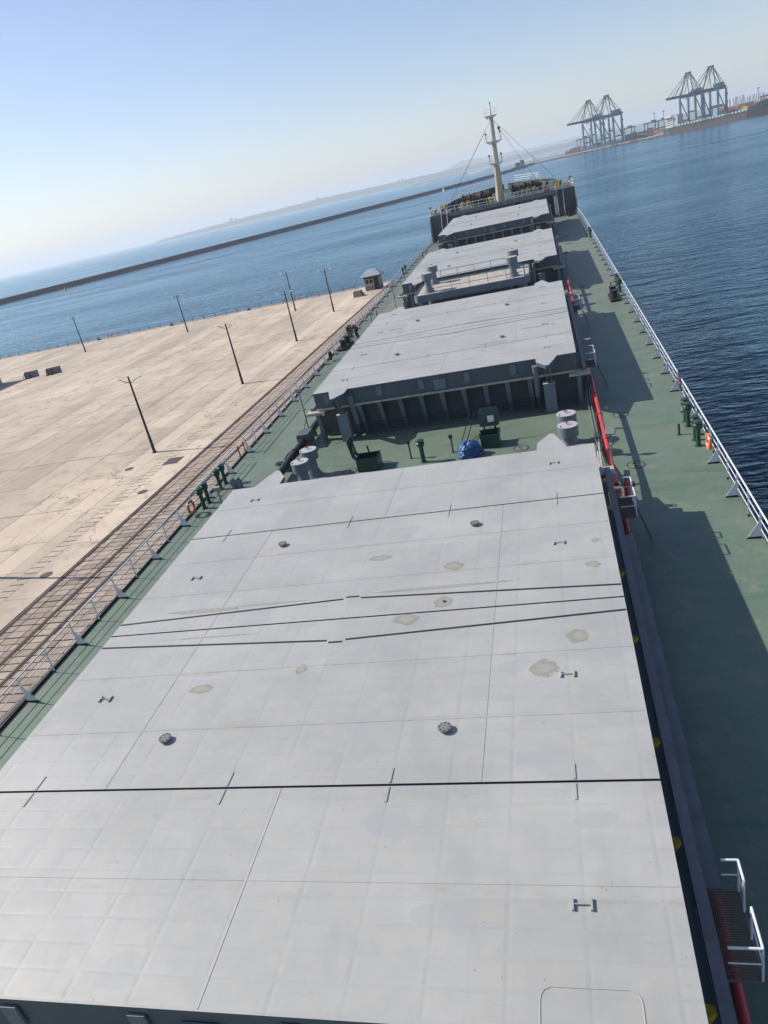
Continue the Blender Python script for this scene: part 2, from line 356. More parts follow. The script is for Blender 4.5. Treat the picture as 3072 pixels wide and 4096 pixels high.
QX0, QX1, QY0, QY1 = -210.0, -13.75, -30.0, 170.0
q = MB().box(QX0, QX1, QY0, QY1, -10.5, QUAY_Z - .06).thing('quay', M['joint'], None, None, kind='structure')
MB().box(QX0, QX1 - .02, QY1 + .004, QY1 + .3, -10.4, QUAY_Z + .12).part('kerb', M['strip'], q)
# concrete slabs, each with its own edge; only where the photograph looks
slab = {}
def slabmesh(wx, wy):
    k = (round(wx, 2), round(wy, 2))
    if k not in slab:
        g = .035; slab[k] = MB().box(-wx / 2 + g, wx / 2 - g, -wy / 2 + g, wy / 2 - g, -.05, 0).mesh('concrete_slab', M['conc'])
    return slab[k]
def inview(x, y, z, m=.06):
    d = Vector((x, y, z)) - CAM; f = d.dot(CF)
    if f < 1: return False
    px = d.dot(CR) / f * 2956 / 3072; py = d.dot(CU) / f * 2956 / 4096
    return abs(px) < .5 + m and abs(py) < .5 + m
ns = 0; far = MB()
xs = [-35.4 - 5.1 * i for i in range(34)]; ys = [22 + 7.4 * j for j in range(20)]
for i, x in enumerate(xs):
    for j, y in enumerate(ys):
        xc, yc, y2 = x - 2.55, y + 3.7, min(y + 7.4, QY1)
        wy = y2 - y
        if not (inview(xc, yc, QUAY_Z) or inview(xc + 2.5, yc + 3, QUAY_Z) or inview(xc - 2.5, yc - 3, QUAY_Z)): continue
        dz = random.uniform(-.012, .006)
        if yc < 150 or xc > -110: 
            o = inst(slabmesh(5.1, wy), 'concrete_slab', q, (xc, (y + y2) / 2, QUAY_Z + dz)); ns += 1
        else: far.box(x - 5.07, x - .03, y + .03, y2 - .03, QUAY_Z - .05, QUAY_Z + dz)
if far.v: tag(far.part('far_slabs', M['conc'], q), kind='stuff')
# strip of plain concrete, drain line and paler strip along the crane rails
def lane(x0, x1, step, mat, name, y0=20, y1=170, z=0.0, g=.02):
    me = MB().box(-(x1 - x0) / 2 + .015, (x1 - x0) / 2 - .015, -step / 2 + g, step / 2 - g, -.05, 0).mesh(name, mat)
    y = y0
    while y < y1 - step * .5:
        if any(inview(xx, y + step / 2, QUAY_Z, .1) for xx in (x0, x1)): inst(me, name, q, ((x0 + x1) / 2, y + step / 2, QUAY_Z + z + random.uniform(-.006, .004)))
        y += step
lane(-35.38, -33.2, 5.0, M['strip'], 'edge_strip', z=.004)
lane(-33.2, -31.65, 10.0, M['conc'], 'concrete_lane')
lane(-31.65, -30.5, .82, M['conc'], 'drain_cover', 34, 120, 0, .05)
lane(-31.65, -30.5, 10., M['conc'], 'concrete_lane', 120, 170)
lane(-30.5, -27.86, 8.0, M['conc'], 'concrete_lane')
# stone pavers between the rails: the nearest ones singly, the rest as one part
pav = MB().box(-.495, .495, -.30, .30, -.05, 0).mesh('paver', M['paver']); rest = MB(); npv = 0
for j in range(230):
    y = 20 + j * .68
    for i in range(13):
        x = -14.55 - i * 1.06
        if x < -27.95 or y > 168 or not inview(x, y, QUAY_Z): continue
        # hidden behind our own hull side?
        d = Vector((x, y, QUAY_Z)) - CAM; t = (-13.0 - CAM.x) / d.x
        if CAM.z + t * d.z < .025 * (CAM.y + t * d.y) - .1: continue
        dz = random.uniform(-.02, .012)
        if npv < 290 and y < 62: 
            o = inst(pav, 'paver', q, (x, y, QUAY_Z + dz), random.uniform(-.02, .02)); npv += 1
        else: rest.box(x - .495, x + .495, y - .30, y + .30, QUAY_Z - .05, QUAY_Z + dz)
if rest.v: tag(rest.part('far_pavers', M['paver'], q), kind='stuff')
for n, x in (('a', -27.55), ('b', -25.05), ('c', -23.55), ('d', -21.1)):
    MB().box(x - .05, x + .05, 10, 166, QUAY_Z - .02, QUAY_Z + .045).box(x - .17, x - .09, 10, 166, QUAY_Z - .02, QUAY_Z + .022).box(x + .09, x + .17, 10, 166, QUAY_Z - .02, QUAY_Z + .022) \
        .thing('crane_rail', M['rust'], {'a': 'rusty crane rail bordering the stone paving beside the concrete lane', 'b': 'rusty crane rail in the paving, one in from the concrete lane', 'c': 'rusty crane rail in the paving, one out from the ship side rail', 'd': 'rusty crane rail in the paving closest to the ship'}[n], 'rail', (x, 10, QUAY_Z), 'crane rails in the quay paving')
for x, y in ((-29.4, 39.2), (-29.4, 53.5), (-34.6, 60.5)):
    MB().lathe([(.45, -.02), (.45, .012), (.36, .012), (.36, .02)], (x, y, QUAY_Z + .004), 20).thing('manhole_cover', M['rust'], 'round iron manhole cover in the quay lane beside the crane rails', 'manhole', (x, y, QUAY_Z), 'manhole covers on the quay')
MB().box(-30.9, -29.3, 60.2, 62.0, QUAY_Z - .02, QUAY_Z + .02).thing('steel_plate', M['rust'], 'square rusty steel plate lying over a pit in the quay lane', 'plate', (-30, 61, QUAY_Z))

# ================================================================== our ship: hull, decks, forecastle
FC = 4.3                                                     # forecastle deck height
def halfbeam(y):
    pts = [(-30, 13.0), (128, 13.0), (136, 12.9), (142, 12.72), (148, 12.1), (154, 10.9), (160, 9.2), (166, 6.6), (171, 3.6), (174.5, 1.0), (175.5, 0.0)]
    for (a, p), (b, r) in zip(pts, pts[1:]):
        if a <= y <= b: return p + (r - p) * (y - a) / (b - a)
    return 0
sp = empty('cargo_ship', 'cargo ship with green deck and five hatches in a row, moored at the quay', 'ship', (0, 60, 0), ship=True)
sp['label'] = 'long cargo ship with green deck and grey hatches, moored alongside the concrete quay'
ysd = [-30, -10, 20, 60, 100, 128, 136, 142]; ysf = [142, 148, 154, 160, 166, 171, 174.5, 175.5]
ring = [(halfbeam(y), y) for y in ysd + ysf[1:]]; ring = ring + [(-x, y) for x, y in reversed(ring[:-1])]
hm = MB(); n = len(ring)
for k, (zz, s) in enumerate(((-12.5, .93), (-7, .97), (-2, 1.0), (-.006, 1.0))): hm.v += [Vector((x * s, y if y < 130 else 130 + (y - 130) * (.9 + .1 * k / 3), zz)) for x, y in ring]
for k in range(3): hm.f += [(k * n + i, k * n + (i + 1) % n, (k + 1) * n + (i + 1) % n, (k + 1) * n + i) for i in range(n)]
hm.f += [tuple(reversed(range(n)))]
hm.part('hull', M['hull'], sp)
dk = [(halfbeam(y), y) for y in ysd]; dk = dk + [(-x, y) for x, y in reversed(dk)]
# main deck as a grid so that it stays one clean sheet
g = MB(); ny = 44
for j in range(ny + 1):
    y = -30 + (142.6 + 30) * j / ny; hb = halfbeam(y)
    for i in range(9): g.v.append(Vector((hb * (-1 + i / 4), y, 0)))
for j in range(ny):
    for i in range(8): a = j * 9 + i; g.f.append((a, a + 1, a + 10, a + 9))
g.part('main_deck', M['deck'], sp)
for s, nm in ((-1, 'gunwale'), (1, 'gunwale')):
    gb = MB(); yy = [-30, 40, 100, 128, 136, 141.6]
    for a, b in zip(yy, yy[1:]): gb.bar((s * (halfbeam(a) + .02), a, .03), (s * (halfbeam(b) + .02), b, .03), .06, .14)
    gb.part(nm, M['black'], sp)
MB().box(-11.5, 11.5, -28, -6.0, .004, 12.4).part('accommodation_block', M['white'], sp); MB().box(-13, 13, -18, -7.0, 12.41, 17.6).part('wheelhouse', M['white'], sp)
# forecastle
fp = [(halfbeam(y), y) for y in ysf]; fpoly = fp + [(-x, y) for x, y in reversed(fp[:-1])]
fs = MB(); m = len(fpoly)
fs.v += [Vector((x, y, -.01)) for x, y in fpoly] + [Vector((x, y, FC - .05)) for x, y in fpoly]
fs.f += [(i, (i + 1) % m, m + (i + 1) % m, m + i) for i in range(m - 1)]
fs.part('forecastle_side', M['hull'], sp)
MB().prism([(x * .999, y) for x, y in fpoly], FC - .05, FC).part('forecastle_deck', M['darkdeck'], sp)
MB().box(-9.3, 9.6, 142.45, 142.6, .004, FC - .06).part('bulkhead', M['slate'], sp)
MB().box(-12.6, -9.3, 142.0, 142.12, .004, FC - .06).part('bulkhead', M['slate'], sp)
MB().box(9.6, 12.6, 142.0, 142.12, .004, FC - .06).part('bulkhead', M['slate'], sp)
MB().box(-9.25, 9.55, 141.72, 142.4, FC - .58, FC - .06).part('deck_beam', M['slate2'], sp)
dr = MB().box(9.02, 9.52, 142.30, 142.42, .25, 3.45).part('door', M['white'], sp); MB().bar((9.1, 142.24, 1.5), (9.1, 142.24, 1.9), .05).part('door_handle', M['steel'], dr)
MB().box(8.15, 9.0, 142.36, 142.44, .2, 3.6).part('doorway', M['black'], sp)
wn = MB().box(2.15, 3.35, 142.38, 142.44, 3.0, 3.68).part('window', M['glass'], sp)
f = MB()
for a in ((2.05, 3.45, 3.68, 3.78), (2.05, 3.45, 2.9, 3.0), (2.05, 2.15, 3.0, 3.68), (3.35, 3.45, 3.0, 3.68)): f.box(a[0], a[1], 142.35, 142.44, a[2], a[3])
f.part('window_frame', M['tanktop'], wn)
for s in (-1, 1):                                           # break of the forecastle: side wing plates
    MB().ext([(s * 12.62, 141.95, .01), (s * 12.62, 141.95, 4.25), (s * 12.62, 141.1, 4.2), (s * 12.75, 140.2, 1.4), (s * 12.85, 139.6, .01)], (s * .06, 0, 0)).part('wing_plate', M['ledge'], sp)
for s in (-1, 1):                                           # inclined stairs
    st = empty('deck_stairs', 'steep steel stairs up to the forecastle beside the ' + ('mast\'s port rail by the quay' if s < 0 else 'white door'), 'stairs', (s * 10.1, 140, 0), 'forecastle stairs', True)
    st['label'] = 'steep dark steel stairs with white handrails up to the forecastle, ' + ('on the quay side' if s < 0 else 'next to the white door')
    x0, x1 = sorted((s * 9.58, s * 10.62))
    A = Vector((0, 139.5, .05)); B = Vector((0, 141.9, FC))
    for x in (x0, x1): MB().bar((x, A.y, A.z), (x, B.y, B.z), .05, .22).part('stringer', M['slate'], st)
    for k in range(11):
        t = (k + .5) / 11; p = A.lerp(B, t); MB().box(x0 + .03, x1 - .03, p.y - .12, p.y + .12, p.z - .02, p.z + .015).part('tread', M['rusty'], st)
    for x in (x0, x1):
        MB().tube([(x, A.y, .05), (x, A.y, 1.0), (x, B.y - .1, FC + 1.0), (x, B.y + .2, FC + 1.0), (x, B.y + .2, FC)], .028).part('handrail', M['white'], st)
# bulwark with green rim round the bow, dark inside
for s in (-1, 1):
    yy = [150.5, 154, 158, 162, 166, 170, 173, 175]; bw = MB(); rim = MB()
    P = [(s * max(.02, halfbeam(y) - .03), y) for y in yy]
    for (x0, a), (x1, b) in zip(P, P[1:]):
        za = FC + .25 + .75 * min(1, (a - 150.5) / 6); zb = FC + .25 + .75 * min(1, (b - 150.5) / 6)
        bw.add([(x0, a, FC), (x1, b, FC), (x1, b, zb), (x0, a, za), (x0 - s * .05, a, FC), (x1 - s * .05, b, FC), (x1 - s * .05, b, zb), (x0 - s * .05, a, za)],
               [(0, 1, 2, 3), (7, 6, 5, 4), (3, 2, 6, 7), (0, 3, 7, 4), (1, 5, 6, 2)])
        rim.add([(x0, a, za + .004), (x1, b, zb + .004), (x1 - s * .34, b, zb + .004), (x0 - s * .34, a, za + .004), (x0, a, za + .05), (x1, b, zb + .05), (x1 - s * .34, b, zb + .05), (x0 - s * .34, a, za + .05)],
                [(4, 5, 6, 7), (3, 2, 1, 0), (2, 3, 7, 6), (0, 1, 5, 4)])
    bwo = bw.part('bulwark', M['slate'], sp); rim.part('bulwark_rim', M['deck'], bwo)
    for y in (153, 157, 161, 165, 169): x = s * (halfbeam(y) - .1); MB().ext([(x, y, FC + .02), (x - s * .7, y, FC + .02), (x, y, FC + .85)], (0, .04, 0)).part('bulwark_stay', M['green'], sp)

# ------------------------------------------------------------------ hatch covers and coamings
LUG = None
def puddle(parent, x, y, z, rx, ry):
    n = 28; v = [(x, y, z)]; ph = random.random() * 6
    for i in range(n):
        t = 2 * PI * i / n; k = 1 + .16 * math.sin(2 * t + ph) + .1 * math.sin(3 * t + 2 * ph); v.append((x + rx * .8 * k * math.cos(t), y + ry * .8 * k * math.sin(t), z))
    MB().add(v, [(0, 1 + i, 1 + (i + 1) % n) for i in range(n)]).part('dried_puddle', M['puddle'], parent)
def cap_mesh(parent, x, y, z):
    c = MB().lathe([(.12, 0), (.12, .07), (.155, .07), (.155, .10)], (x, y, z), 18).part('bolted_cap', M['coam'], parent)  # whole cap coloured dark to stand for its shaded side
    b = MB()
    for i in range(8): t = 2 * PI * i / 8; b.cyl((x + .125 * math.cos(t), y + .125 * math.sin(t), z + .10), (x + .125 * math.cos(t), y + .125 * math.sin(t), z + .115), .013, n=6)
    tag(b.part('bolts', M['black'], c), kind='stuff')
def eye(parent, x, y, z):
    MB().bar((x - .15, y - .11, z + .025), (x - .15, y + .11, z + .025), .035, .05).bar((x + .15, y - .11, z + .025), (x + .15, y + .11, z + .025), .035, .05).cyl((x - .15, y, z + .03), (x + .15, y, z + .03), .014, n=6).part('lashing_eye', M['hatch'], parent)
def hatch(y0, y1, z, label, clabel, near):
    L = y1 - y0; j1, j2, j3 = y0 + .2123 * L, y0 + .5 * L, y1 - .2096 * L; hw = 7.7; zb = z - .93
    r = empty('hatch_cover', label, 'hatch cover', (0, y0, z), 'folding hatch covers along the ship', True)
    edges = [(y0, j1), (j1, j2), (j2, j3), (j3, y1)]; pans = []
    for k, (a, b) in enumerate(edges):
        a2 = a + (.03 if k else 0); b2 = b - (.03 if k < 3 else 0)
        mb = MB().box(-hw, hw, a2, b2, z - .14, z)
        mb.box(-hw + .03, hw - .03, a2 + .02, b2 - .02, zb, z - .144)
        for s in (-1, 1):
            ear = [(5.5, 0), (5.53, .78), (6.02, 1.62), (6.20, 1.62), (6.68, 0)]
            if k == 3: mb.ext([(s * x, y1 - .002 + e, z - .002) for x, e in ear], (0, 0, -.2))
            if k == 0: mb.ext([(s * x, y0 + .002 - e, z - .002) for x, e in ear], (0, 0, -.2))
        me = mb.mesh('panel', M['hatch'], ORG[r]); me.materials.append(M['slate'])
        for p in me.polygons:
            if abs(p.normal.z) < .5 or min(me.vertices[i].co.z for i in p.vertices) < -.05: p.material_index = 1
        o = bpy.data.objects.new('panel', me); COL.objects.link(o); o.parent = r; ORG[o] = ORG[r]; pans.append(o)
    pan = lambda y: pans[0 if y < j1 else 1 if y < j2 else 2 if y < j3 else 3]
    # weld seams across and along
    wm = M['hatch']
    for y in ((y0 + 2.35, y0 + 6.48, y0 + 8.7, y0 + 12.92, y0 + 15.1, y1 - 2.1) if near else (y0 + 2.35, y0 + 8.7, y1 - 8.7, y1 - 2.3)):
        MB().box(-hw + .05, hw - .05, y - .012, y + .012, z - .002, z + .006).part('weld_seam', wm, pan(y))
    for (x, a, b) in ((0.05, y0, j1), (-4.32, j1, j2), (4.32, j1, j2), (-4.32, j2, j3), (4.32, j2, j3), (0.05, j3, y1)):
        MB().box(x - .013, x + .013, a + .04, b - .04, z - .002, z + .007).part('weld_seam', wm, pan((a + b) / 2))
    for jy in (j1, j3):
        for x in (-6.2, -1.26, 2.43, 6.14):
            for s in (-1, 1): MB().box(x - .024, x + .024, jy + s * .25 - .2, jy + s * .25 + .2, z - .002, z + .018).part('guide_bar', M['hatch'], pan(jy + s * .3))
    # raised ridge plates each side of the main joint: black rubber lips, widening to the centreline
    for s in (-1, 1):
        P = pan(j2 + s * .5)
        for xa, da, xb, db in ((-hw + .02, .60, -.28, 1.03), (.28, 1.03, hw - .02, .60)):
            MB().add([(xa, j2 + s * da - .035, z + .008), (xb, j2 + s * db - .035, z + .008), (xb, j2 + s * db + .035, z + .008), (xa, j2 + s * da + .035, z + .008),
                      (xa, j2 + s * da - .035, z - .01), (xb, j2 + s * db - .035, z - .01), (xb, j2 + s * db + .035, z - .01), (xa, j2 + s * da + .035, z - .01)],
                     [(0, 1, 2, 3), (0, 4, 5, 1), (2, 6, 7, 3), (1, 5, 6, 2), (3, 7, 4, 0)]).part('seal_lip', M['rubber'], P)
        MB().box(-.2, .2, j2 + s * 1.12 - .03, j2 + s * 1.12 + .03, z - .002, z + .012).part('seal_lip', M['rubber'], P)
    MB().box(-hw + .04, hw - .04, j2 - .026, j2 + .026, z - .3, z - .05).box(-hw + .04, hw - .04, j1 - .026, j1 + .026, z - .3, z - .05).box(-hw + .04, hw - .04, j3 - .026, j3 + .026, z - .3, z - .05).part('joint_seal', M['rubber'], r)
    for y in (y0 + .283 * L, y1 - .271 * L):
        for x in (-3.47, 3.44): cap_mesh(pan(y), x, y, z)
    for y in (y0 + .092 * L, y0 + .36 * L, y1 - .353 * L, y1 - .068 * L):
        for x in (-6.13, 6.13): eye(pan(y), x, y, z)
    for y in ((7.13, 10.14, 12.71, 16.4, 19.63, 24.05, 26.33) if near else [y0 + 2 + 3.1 * i for i in range(7)]):
        for s in (-1, 1):
            MB().ext([(s * 7.68, y - .12, z - .98), (s * 7.84, y - .12, z - .94), (s * 7.92, y - .05, z - .88), (s * 7.92, y + .05, z - .88), (s * 7.84, y + .12, z - .94), (s * 7.68, y + .12, z - .98)], (0, 0, -.07)).part('lug', M['yellow'], pan(y))
    for x in (-6.9, -3.6, -1.1, 1.6, 4.2): MB().box(x - .16, x + .16, y0 - .05, y0 - .002, z - .7, z - .16).part('skirt_bracket', M['slate2'], pans[0])
    MB().box(-.35, .35, y0 - .10, y0 - .002, z - .86, z - .3).part('stopper', M['slate2'], pans[0])
    for s in (-1, 1):
        MB().cyl((s * 5.42, y0 - .15, z - .35), (s * 5.42, y0 + .25, .75), .17, n=14).cyl((s * 5.42, y0 + .25, .78), (s * 5.42, y0 + .3, .3), .09, n=10).part('hydraulic_cylinder', M['slate2'], r, True)
    if near:
        for x, y, rx, ry in ((-.68, 14.75, .2, .3), (-3.33, 14.15, .55, .22), (.5, 20.3, .5, .28), (2.95, 19.35, .5, .33), (2.84, 17.4, .42, .36), (1.9, 16.7, .5, .42), (7.06, 18.75, .26, .28), (5.6, 14.2, .55, .42), (6.45, 15.4, .4, .4), (7.2, 20.1, .18, .18)):
            puddle(pan(y), x, y, z + .004, rx, ry)
        puddle(pan(18.4), -4.9, 18.02, z + .004, 1.9, .15); puddle(pan(18.4), -2.6, 18.1, z + .004, 1.6, .09); puddle(pan(18.4), 2.6, 18.22, z + .004, 3.0, .12); puddle(pan(16.6), -4., 16.55, z + .004, 2.2, .06)
        MB().tube([(5.44, 6.2, z), (5.44, 6.6, z), (5.455, 6.7, z), (5.50, 6.77, z), (5.6, 6.82, z), (6.72, 6.82, z), (6.82, 6.78, z), (6.865, 6.71, z), (6.88, 6.62, z), (6.88, 6.2, z)], .011).part('weld_seam', M['hatch'], pans[0])
        MB().cyl((2.87, 17.42, z), (2.87, 17.42, z + .03), .05, n=10).part('drain_plug', M['rusty'], pan(17.4))
    else:
        for k in range(6): puddle(pan(j2 + (k - 2.5) * 2.3), random.uniform(-5, 6), j2 + (k - 2.5) * 2.3, z + .004, random.uniform(.6, 1.6), random.uniform(.15, .45))
    # coaming
    c = empty('hatch_coaming', clabel, 'coaming', (0, y0, 0), 'hatch coamings on the deck', True)
    zt = zb - .03; ya, yb = y0 + .95, y1 - .95
    MB().box(-7.62, 7.62, ya, ya + .03, .004, zt).part('coaming_wall', M['slate'], c); MB().box(-7.62, 7.62, yb - .03, yb, .004, zt).part('coaming_wall', M['slate'], c)
    for s in (-1, 1): MB().box(*sorted((s * 7.6, s * 7.63)), ya, yb, .004, zt).part('coaming_wall', M['slate'], c)
    MB().box(-7.6, 7.6, y0 - .06, ya - .004, zt - .12, zt).part('coaming_flange', M['ledge'], c); MB().box(-7.6, 7.6, yb + .004, y1 + .06, zt - .12, zt).part('coaming_flange', M['ledge'], c)
    for s in (-1, 1):
        MB().box(*sorted((s * 7.97, s * 8.18)), y0 + .3, y1 - .3, zt - .2, zt).part('coaming_rail', M['coam'], c)
        MB().box(*sorted((s * 7.64, s * 7.96)), y0 + .3, y1 - .3, zt - .3, zt - .24).part('coaming_flange', M['slate'], c)
        MB().box(*sorted((s * 8.19, s * 8.53)), y0 + (3.55 if near else 3.6), y1 - (4.6 if near else 3.), 1.36, 1.44).part('side_ledge', M['coam'], c)
        for i in range(int(L // 2.5)): yy = y0 + 1.2 + i * 2.5; MB().ext([(s * 7.64, yy, .02), (s * 8.0, yy, .02), (s * 8.15, yy, 1.3), (s * 7.64, yy, 1.3)], (0, .03, 0)).part('stay', M['slate'], c)
    for i in range(9):
        x = -5.08 + 1.265 * i
        for ye, sg in ((y0, 1), (y1, -1)):
            t = MB()
            t.ext([(x - .02, ye + sg * .05, zt - .125), (x - .02, ye + sg * .93, zt - .125), (x - .02, ye + sg * .93, .02), (x - .02, ye + sg * .72, .02), (x - .02, ye + sg * .2, zt - .5)], (.04, 0, 0))
            fw = .15
            t.add([(x - fw, ye + sg * .03, zt - .13), (x + fw, ye + sg * .03, zt - .13), (x + fw * .9, ye + sg * .2, zt - .5), (x - fw * .9, ye + sg * .2, zt - .5), (x + fw * .75, ye + sg * .66, .25), (x - fw * .75, ye + sg * .66, .25), (x + .04, ye + sg * .74, .02), (x - .04, ye + sg * .74, .02)],
                  [(0, 1, 2, 3), (3, 2, 4, 5), (5, 4, 6, 7)] if sg > 0 else [(3, 2, 1, 0), (5, 4, 2, 3), (7, 6, 4, 5)])
            t.part('stay', M['slate2'], c)
    for s in (-1, 1):
        for ye, sg in ((y0, -1), (y1, 1)):
            xa, xb = sorted((s * 5.76, s * 6.4)); yp = sorted((ye + sg * .48, ye + sg * .02))
            ped = MB().box(xa, xb, yp[0], yp[1], .004, z - 1.4).part('hinge_pedestal', M['slate2'], c); MB().box(xa - .02, xb + .02, yp[0] - .02, yp[1] + .02, z - 1.396, z - 1.37).part('pedestal_cap', M['ledge'], ped)
            for dx in (-.11, .11): MB().ext([(s * 6.1 + dx, ye + sg * .2, z - 1.37), (s * 6.1 + dx, ye + sg * .42, z - 1.37), (s * 6.1 + dx, ye + sg * 1.5, z - .3), (s * 6.1 + dx, ye + sg * 1.5, z - .2), (s * 6.1 + dx, ye + sg * .9, z - .2)], (.04, 0, 0)).part('hinge_arm', M['slate2'], ped)
            # corner shelf with curved bracket
            x1, x2 = sorted((s * 7.2, s * 8.35)); MB().box(x1, x2, *sorted((ye - sg * .6, ye + sg * .18)), zt - .33, zt - .17).part('corner_shelf', M['ledge'], c)
            MB().ext([(s * 7.6, ye + sg * .05, zt - .34), (s * 7.6, ye - sg * .55, zt - .34), (s * 7.6, ye - sg * .55, .02), (s * 7.6, ye - sg * .22, .02), (s * 7.6, ye - sg * .12, .9), (s * 7.6, ye - sg * .02, 1.5)], (s * .24, 0, 0)).part('corner_bracket', M['slate2'], c)
    for k in range(4):
        zz = .42 + .13 * k; MB().tube([(-6.5, y0 + .02 - .03 * k, zz), (6.6, y0 + .02 - .03 * k, zz + .05)], .022, 5).part('pipe', M['black'], c)
    MB().tube([(-7.6, y0 - .35, .12), (-3, y0 - .55, .3), (5, y0 - .45, .25), (7.8, y0 - .3, .3)], .012, 5).part('cable', M['cable'], c)
    return r, c
hatch(6.16, 27.78, 3.08, 'largest grey hatch cover in view, with bolted caps, drying puddles and three black seal lines', 'slate coaming under the hatch cover that has the drying puddles', True)
hatch(41.2, 63.35, 3.08, 'grey hatch cover between the blue tarpaulin and the vent platform', 'slate coaming with stays facing the blue tarpaulin and open green boxes', False)
hatch(76.1, 98.2, 3.27, 'grey hatch cover just ahead of the vent platform', 'slate coaming facing the platform with four vents', False)
hatch(109.8, 133.5, 3.93, 'grey hatch cover closest to the forecastle and mast', 'slate coaming under the hatch cover next to the forecastle', False)

# ------------------------------------------------------------------ deck railings
def railing(s, ya, yb, phase, label, name='railing'):
    rx = lambda y: s * (halfbeam(y) - .12)
    r = empty(name, label, 'railing', (rx(ya), ya, 0), 'white railings along the deck edge', True)
    yy = [ya]; 
    while yy[-1] < yb - 3: yy.append(yy[-1] + 3)
    yy.append(yb)
    for nm, z, rad in (('top_rail', 1.05, .032), ('middle_rail', .70, .017), ('lower_rail', .36, .017)):
        MB().tube([(rx(y), y, z) for y in yy], rad, 8).part(nm, M['rail'], r, True)
    gus = MB().ext([(0, 0, .07), (-s * .43, 0, .07), (-s * .06, 0, .66), (-s * .045, 0, 1.03), (s * .03, 0, 1.03), (s * .03, 0, .07)], (0, .016, 0)).mesh('gusset_post', M['rail'])
    pad = MB().ext([(s * .03, -.004, .0), (-s * .46, -.004, .0), (-s * .43, -.004, .07), (s * .03, -.004, .07)], (0, .026, 0)).mesh('post_foot', M['black'])
    flat = MB().box(-.035, .035, -.008, .008, .07, 1.03).mesh('post', M['rail']); pad2 = MB().box(-.05, .05, -.02, .02, 0, .07).mesh('post_foot', M['black'])
    k = math.ceil((ya - phase) / 1.67); y = phase + k * 1.67
    while y <= yb + .01:
        a = inst(gus if k % 2 == 0 else flat, 'post', r, (rx(y), y, 0)); ORG[a] = Vector((rx(y), y, 0))
        b = bpy.data.objects.new('post_foot', pad if k % 2 == 0 else pad2); COL.objects.link(b); b.parent = a
        k += 1; y = phase + k * 1.67
    return r
railing(1, -2, 40.1, 24.6, 'white railing over the dark water, from the chained gap past the orange life ring')
railing(1, 41.3, 141.5, 24.6, 'white railing over the water from the chained gap to the forecastle')
railing(-1, -2, 39.5, 31.2, 'white railing along the quay side, with the faded life ring on it')
railing(-1, 41.0, 141.0, 31.2, 'white railing along the quay side running from the red posts to the forecastle')
ch = MB(); 
for k in range(9):
    t = k / 8; p = lambda t: (12.87, 40.15 + 1.1 * t, .95 - .35 * math.sin(PI * t)); 
    if k < 8: ch.tube([p(t), p(t + .125)], .02, 5)
ch.thing('chain', M['redd'], 'red chain hanging across the gap in the white railing', 'chain', (12.87, 40.7, .9), ship=True)
for k, (y, h) in enumerate(((40.35, .8), (41.25, .74))):
    MB().cyl((-13.03, y, 0), (-13.05, y, h), .045, n=8).sphere((-13.05, y, h), .055, 8, 6).thing('red_post', M['redd'], 'short red post standing in the gap of the quay side railing', 'post', (-13.03, y, 0), 'red posts at the gangway gap', True)

# ------------------------------------------------------------------ deck fittings
def green_vent(x, y, h=1.25, s=1, label='', group='green mushroom vents along the rails', r=.105):
    t = empty('mushroom_vent', label, 'vent', (x, y, 0), group, True)
    MB().lathe([(.17, 0), (.17, .03), (r, .035), (r, h - .42)], (x, y, 0), 14).part('pipe', M['green'], t, True)
    MB().lathe([(r + .02, h - .44), (r + .09, h - .36), (r + .10, h - .20), (r + .06, h - .16), (r + .10, h - .13), (r + .09, h - .06), (.08, h - .01), (.02, h)], (x, y, 0), 16).part('hood', M['green'], t, True)
    MB().box(x - .06, x + .06, y - r - .13, y - r - .08, h - .36, h - .22).part('handle_plate', M['green'], t)
    return t
for k, y in enumerate((33.4, 34.1, 35.93, 36.62)): green_vent(12.45, y, 1.26, label='dark green mushroom vent by the white railing beside the orange life ring', group='vents beside the orange life ring')
for y in (33.24, 33.91, 35.67, 36.42): green_vent(-12.49, y, 1.26, label='dark green mushroom vent by the quay side railing beside the faded life ring', group='vents beside the faded life ring')
for y in (69.65, 70.4, 71.7, 72.45): green_vent(12.64, y, 1.2, label='dark green mushroom vent behind the black bollards over the water', group='vents behind the starboard bollards')
for y in (70.0, 70.85): green_vent(-12.62, y, 1.28, label='dark green mushroom vent next to the crouching person', group='vents next to the person')
for y in (105.9, 108.1): green_vent(-12.8, y, 1.2, label='dark green mushroom vent at the quay side railing beside the third hatch', group='vents at the quay side, forward')
for y in (107.4, 109.2): green_vent(12.68, y, 1.2, label='dark green mushroom vent at the water side railing, forward of the other vents', group='vents at the water side, forward')
green_vent(-.72, 35.77, 1.32, label='stout green vent standing in the middle of the cross deck', group=None, r=.12)
for x, y, h, lb in ((-1.51, 36.54, 1.06, 'slim green pipe with square head beside the stout green vent'), (.78, 36.62, 1.0, 'slim green pipe with square head beside the blue tarpaulin')):
    t = empty('sounding_pipe', lb, 'pipe', (x, y, 0), None, True); MB().cyl((x, y, 0), (x, y, h - .18), .045, n=8).cyl((x, y, 0), (x, y, .02), .09, n=10).part('pipe', M['green'], t)
    MB().box(x - .085, x + .085, y - .07, y + .07, h - .2, h).box(x - .11, x + .11, y - .09, y + .09, h - .08, h - .04).part('head', M['green'], t)
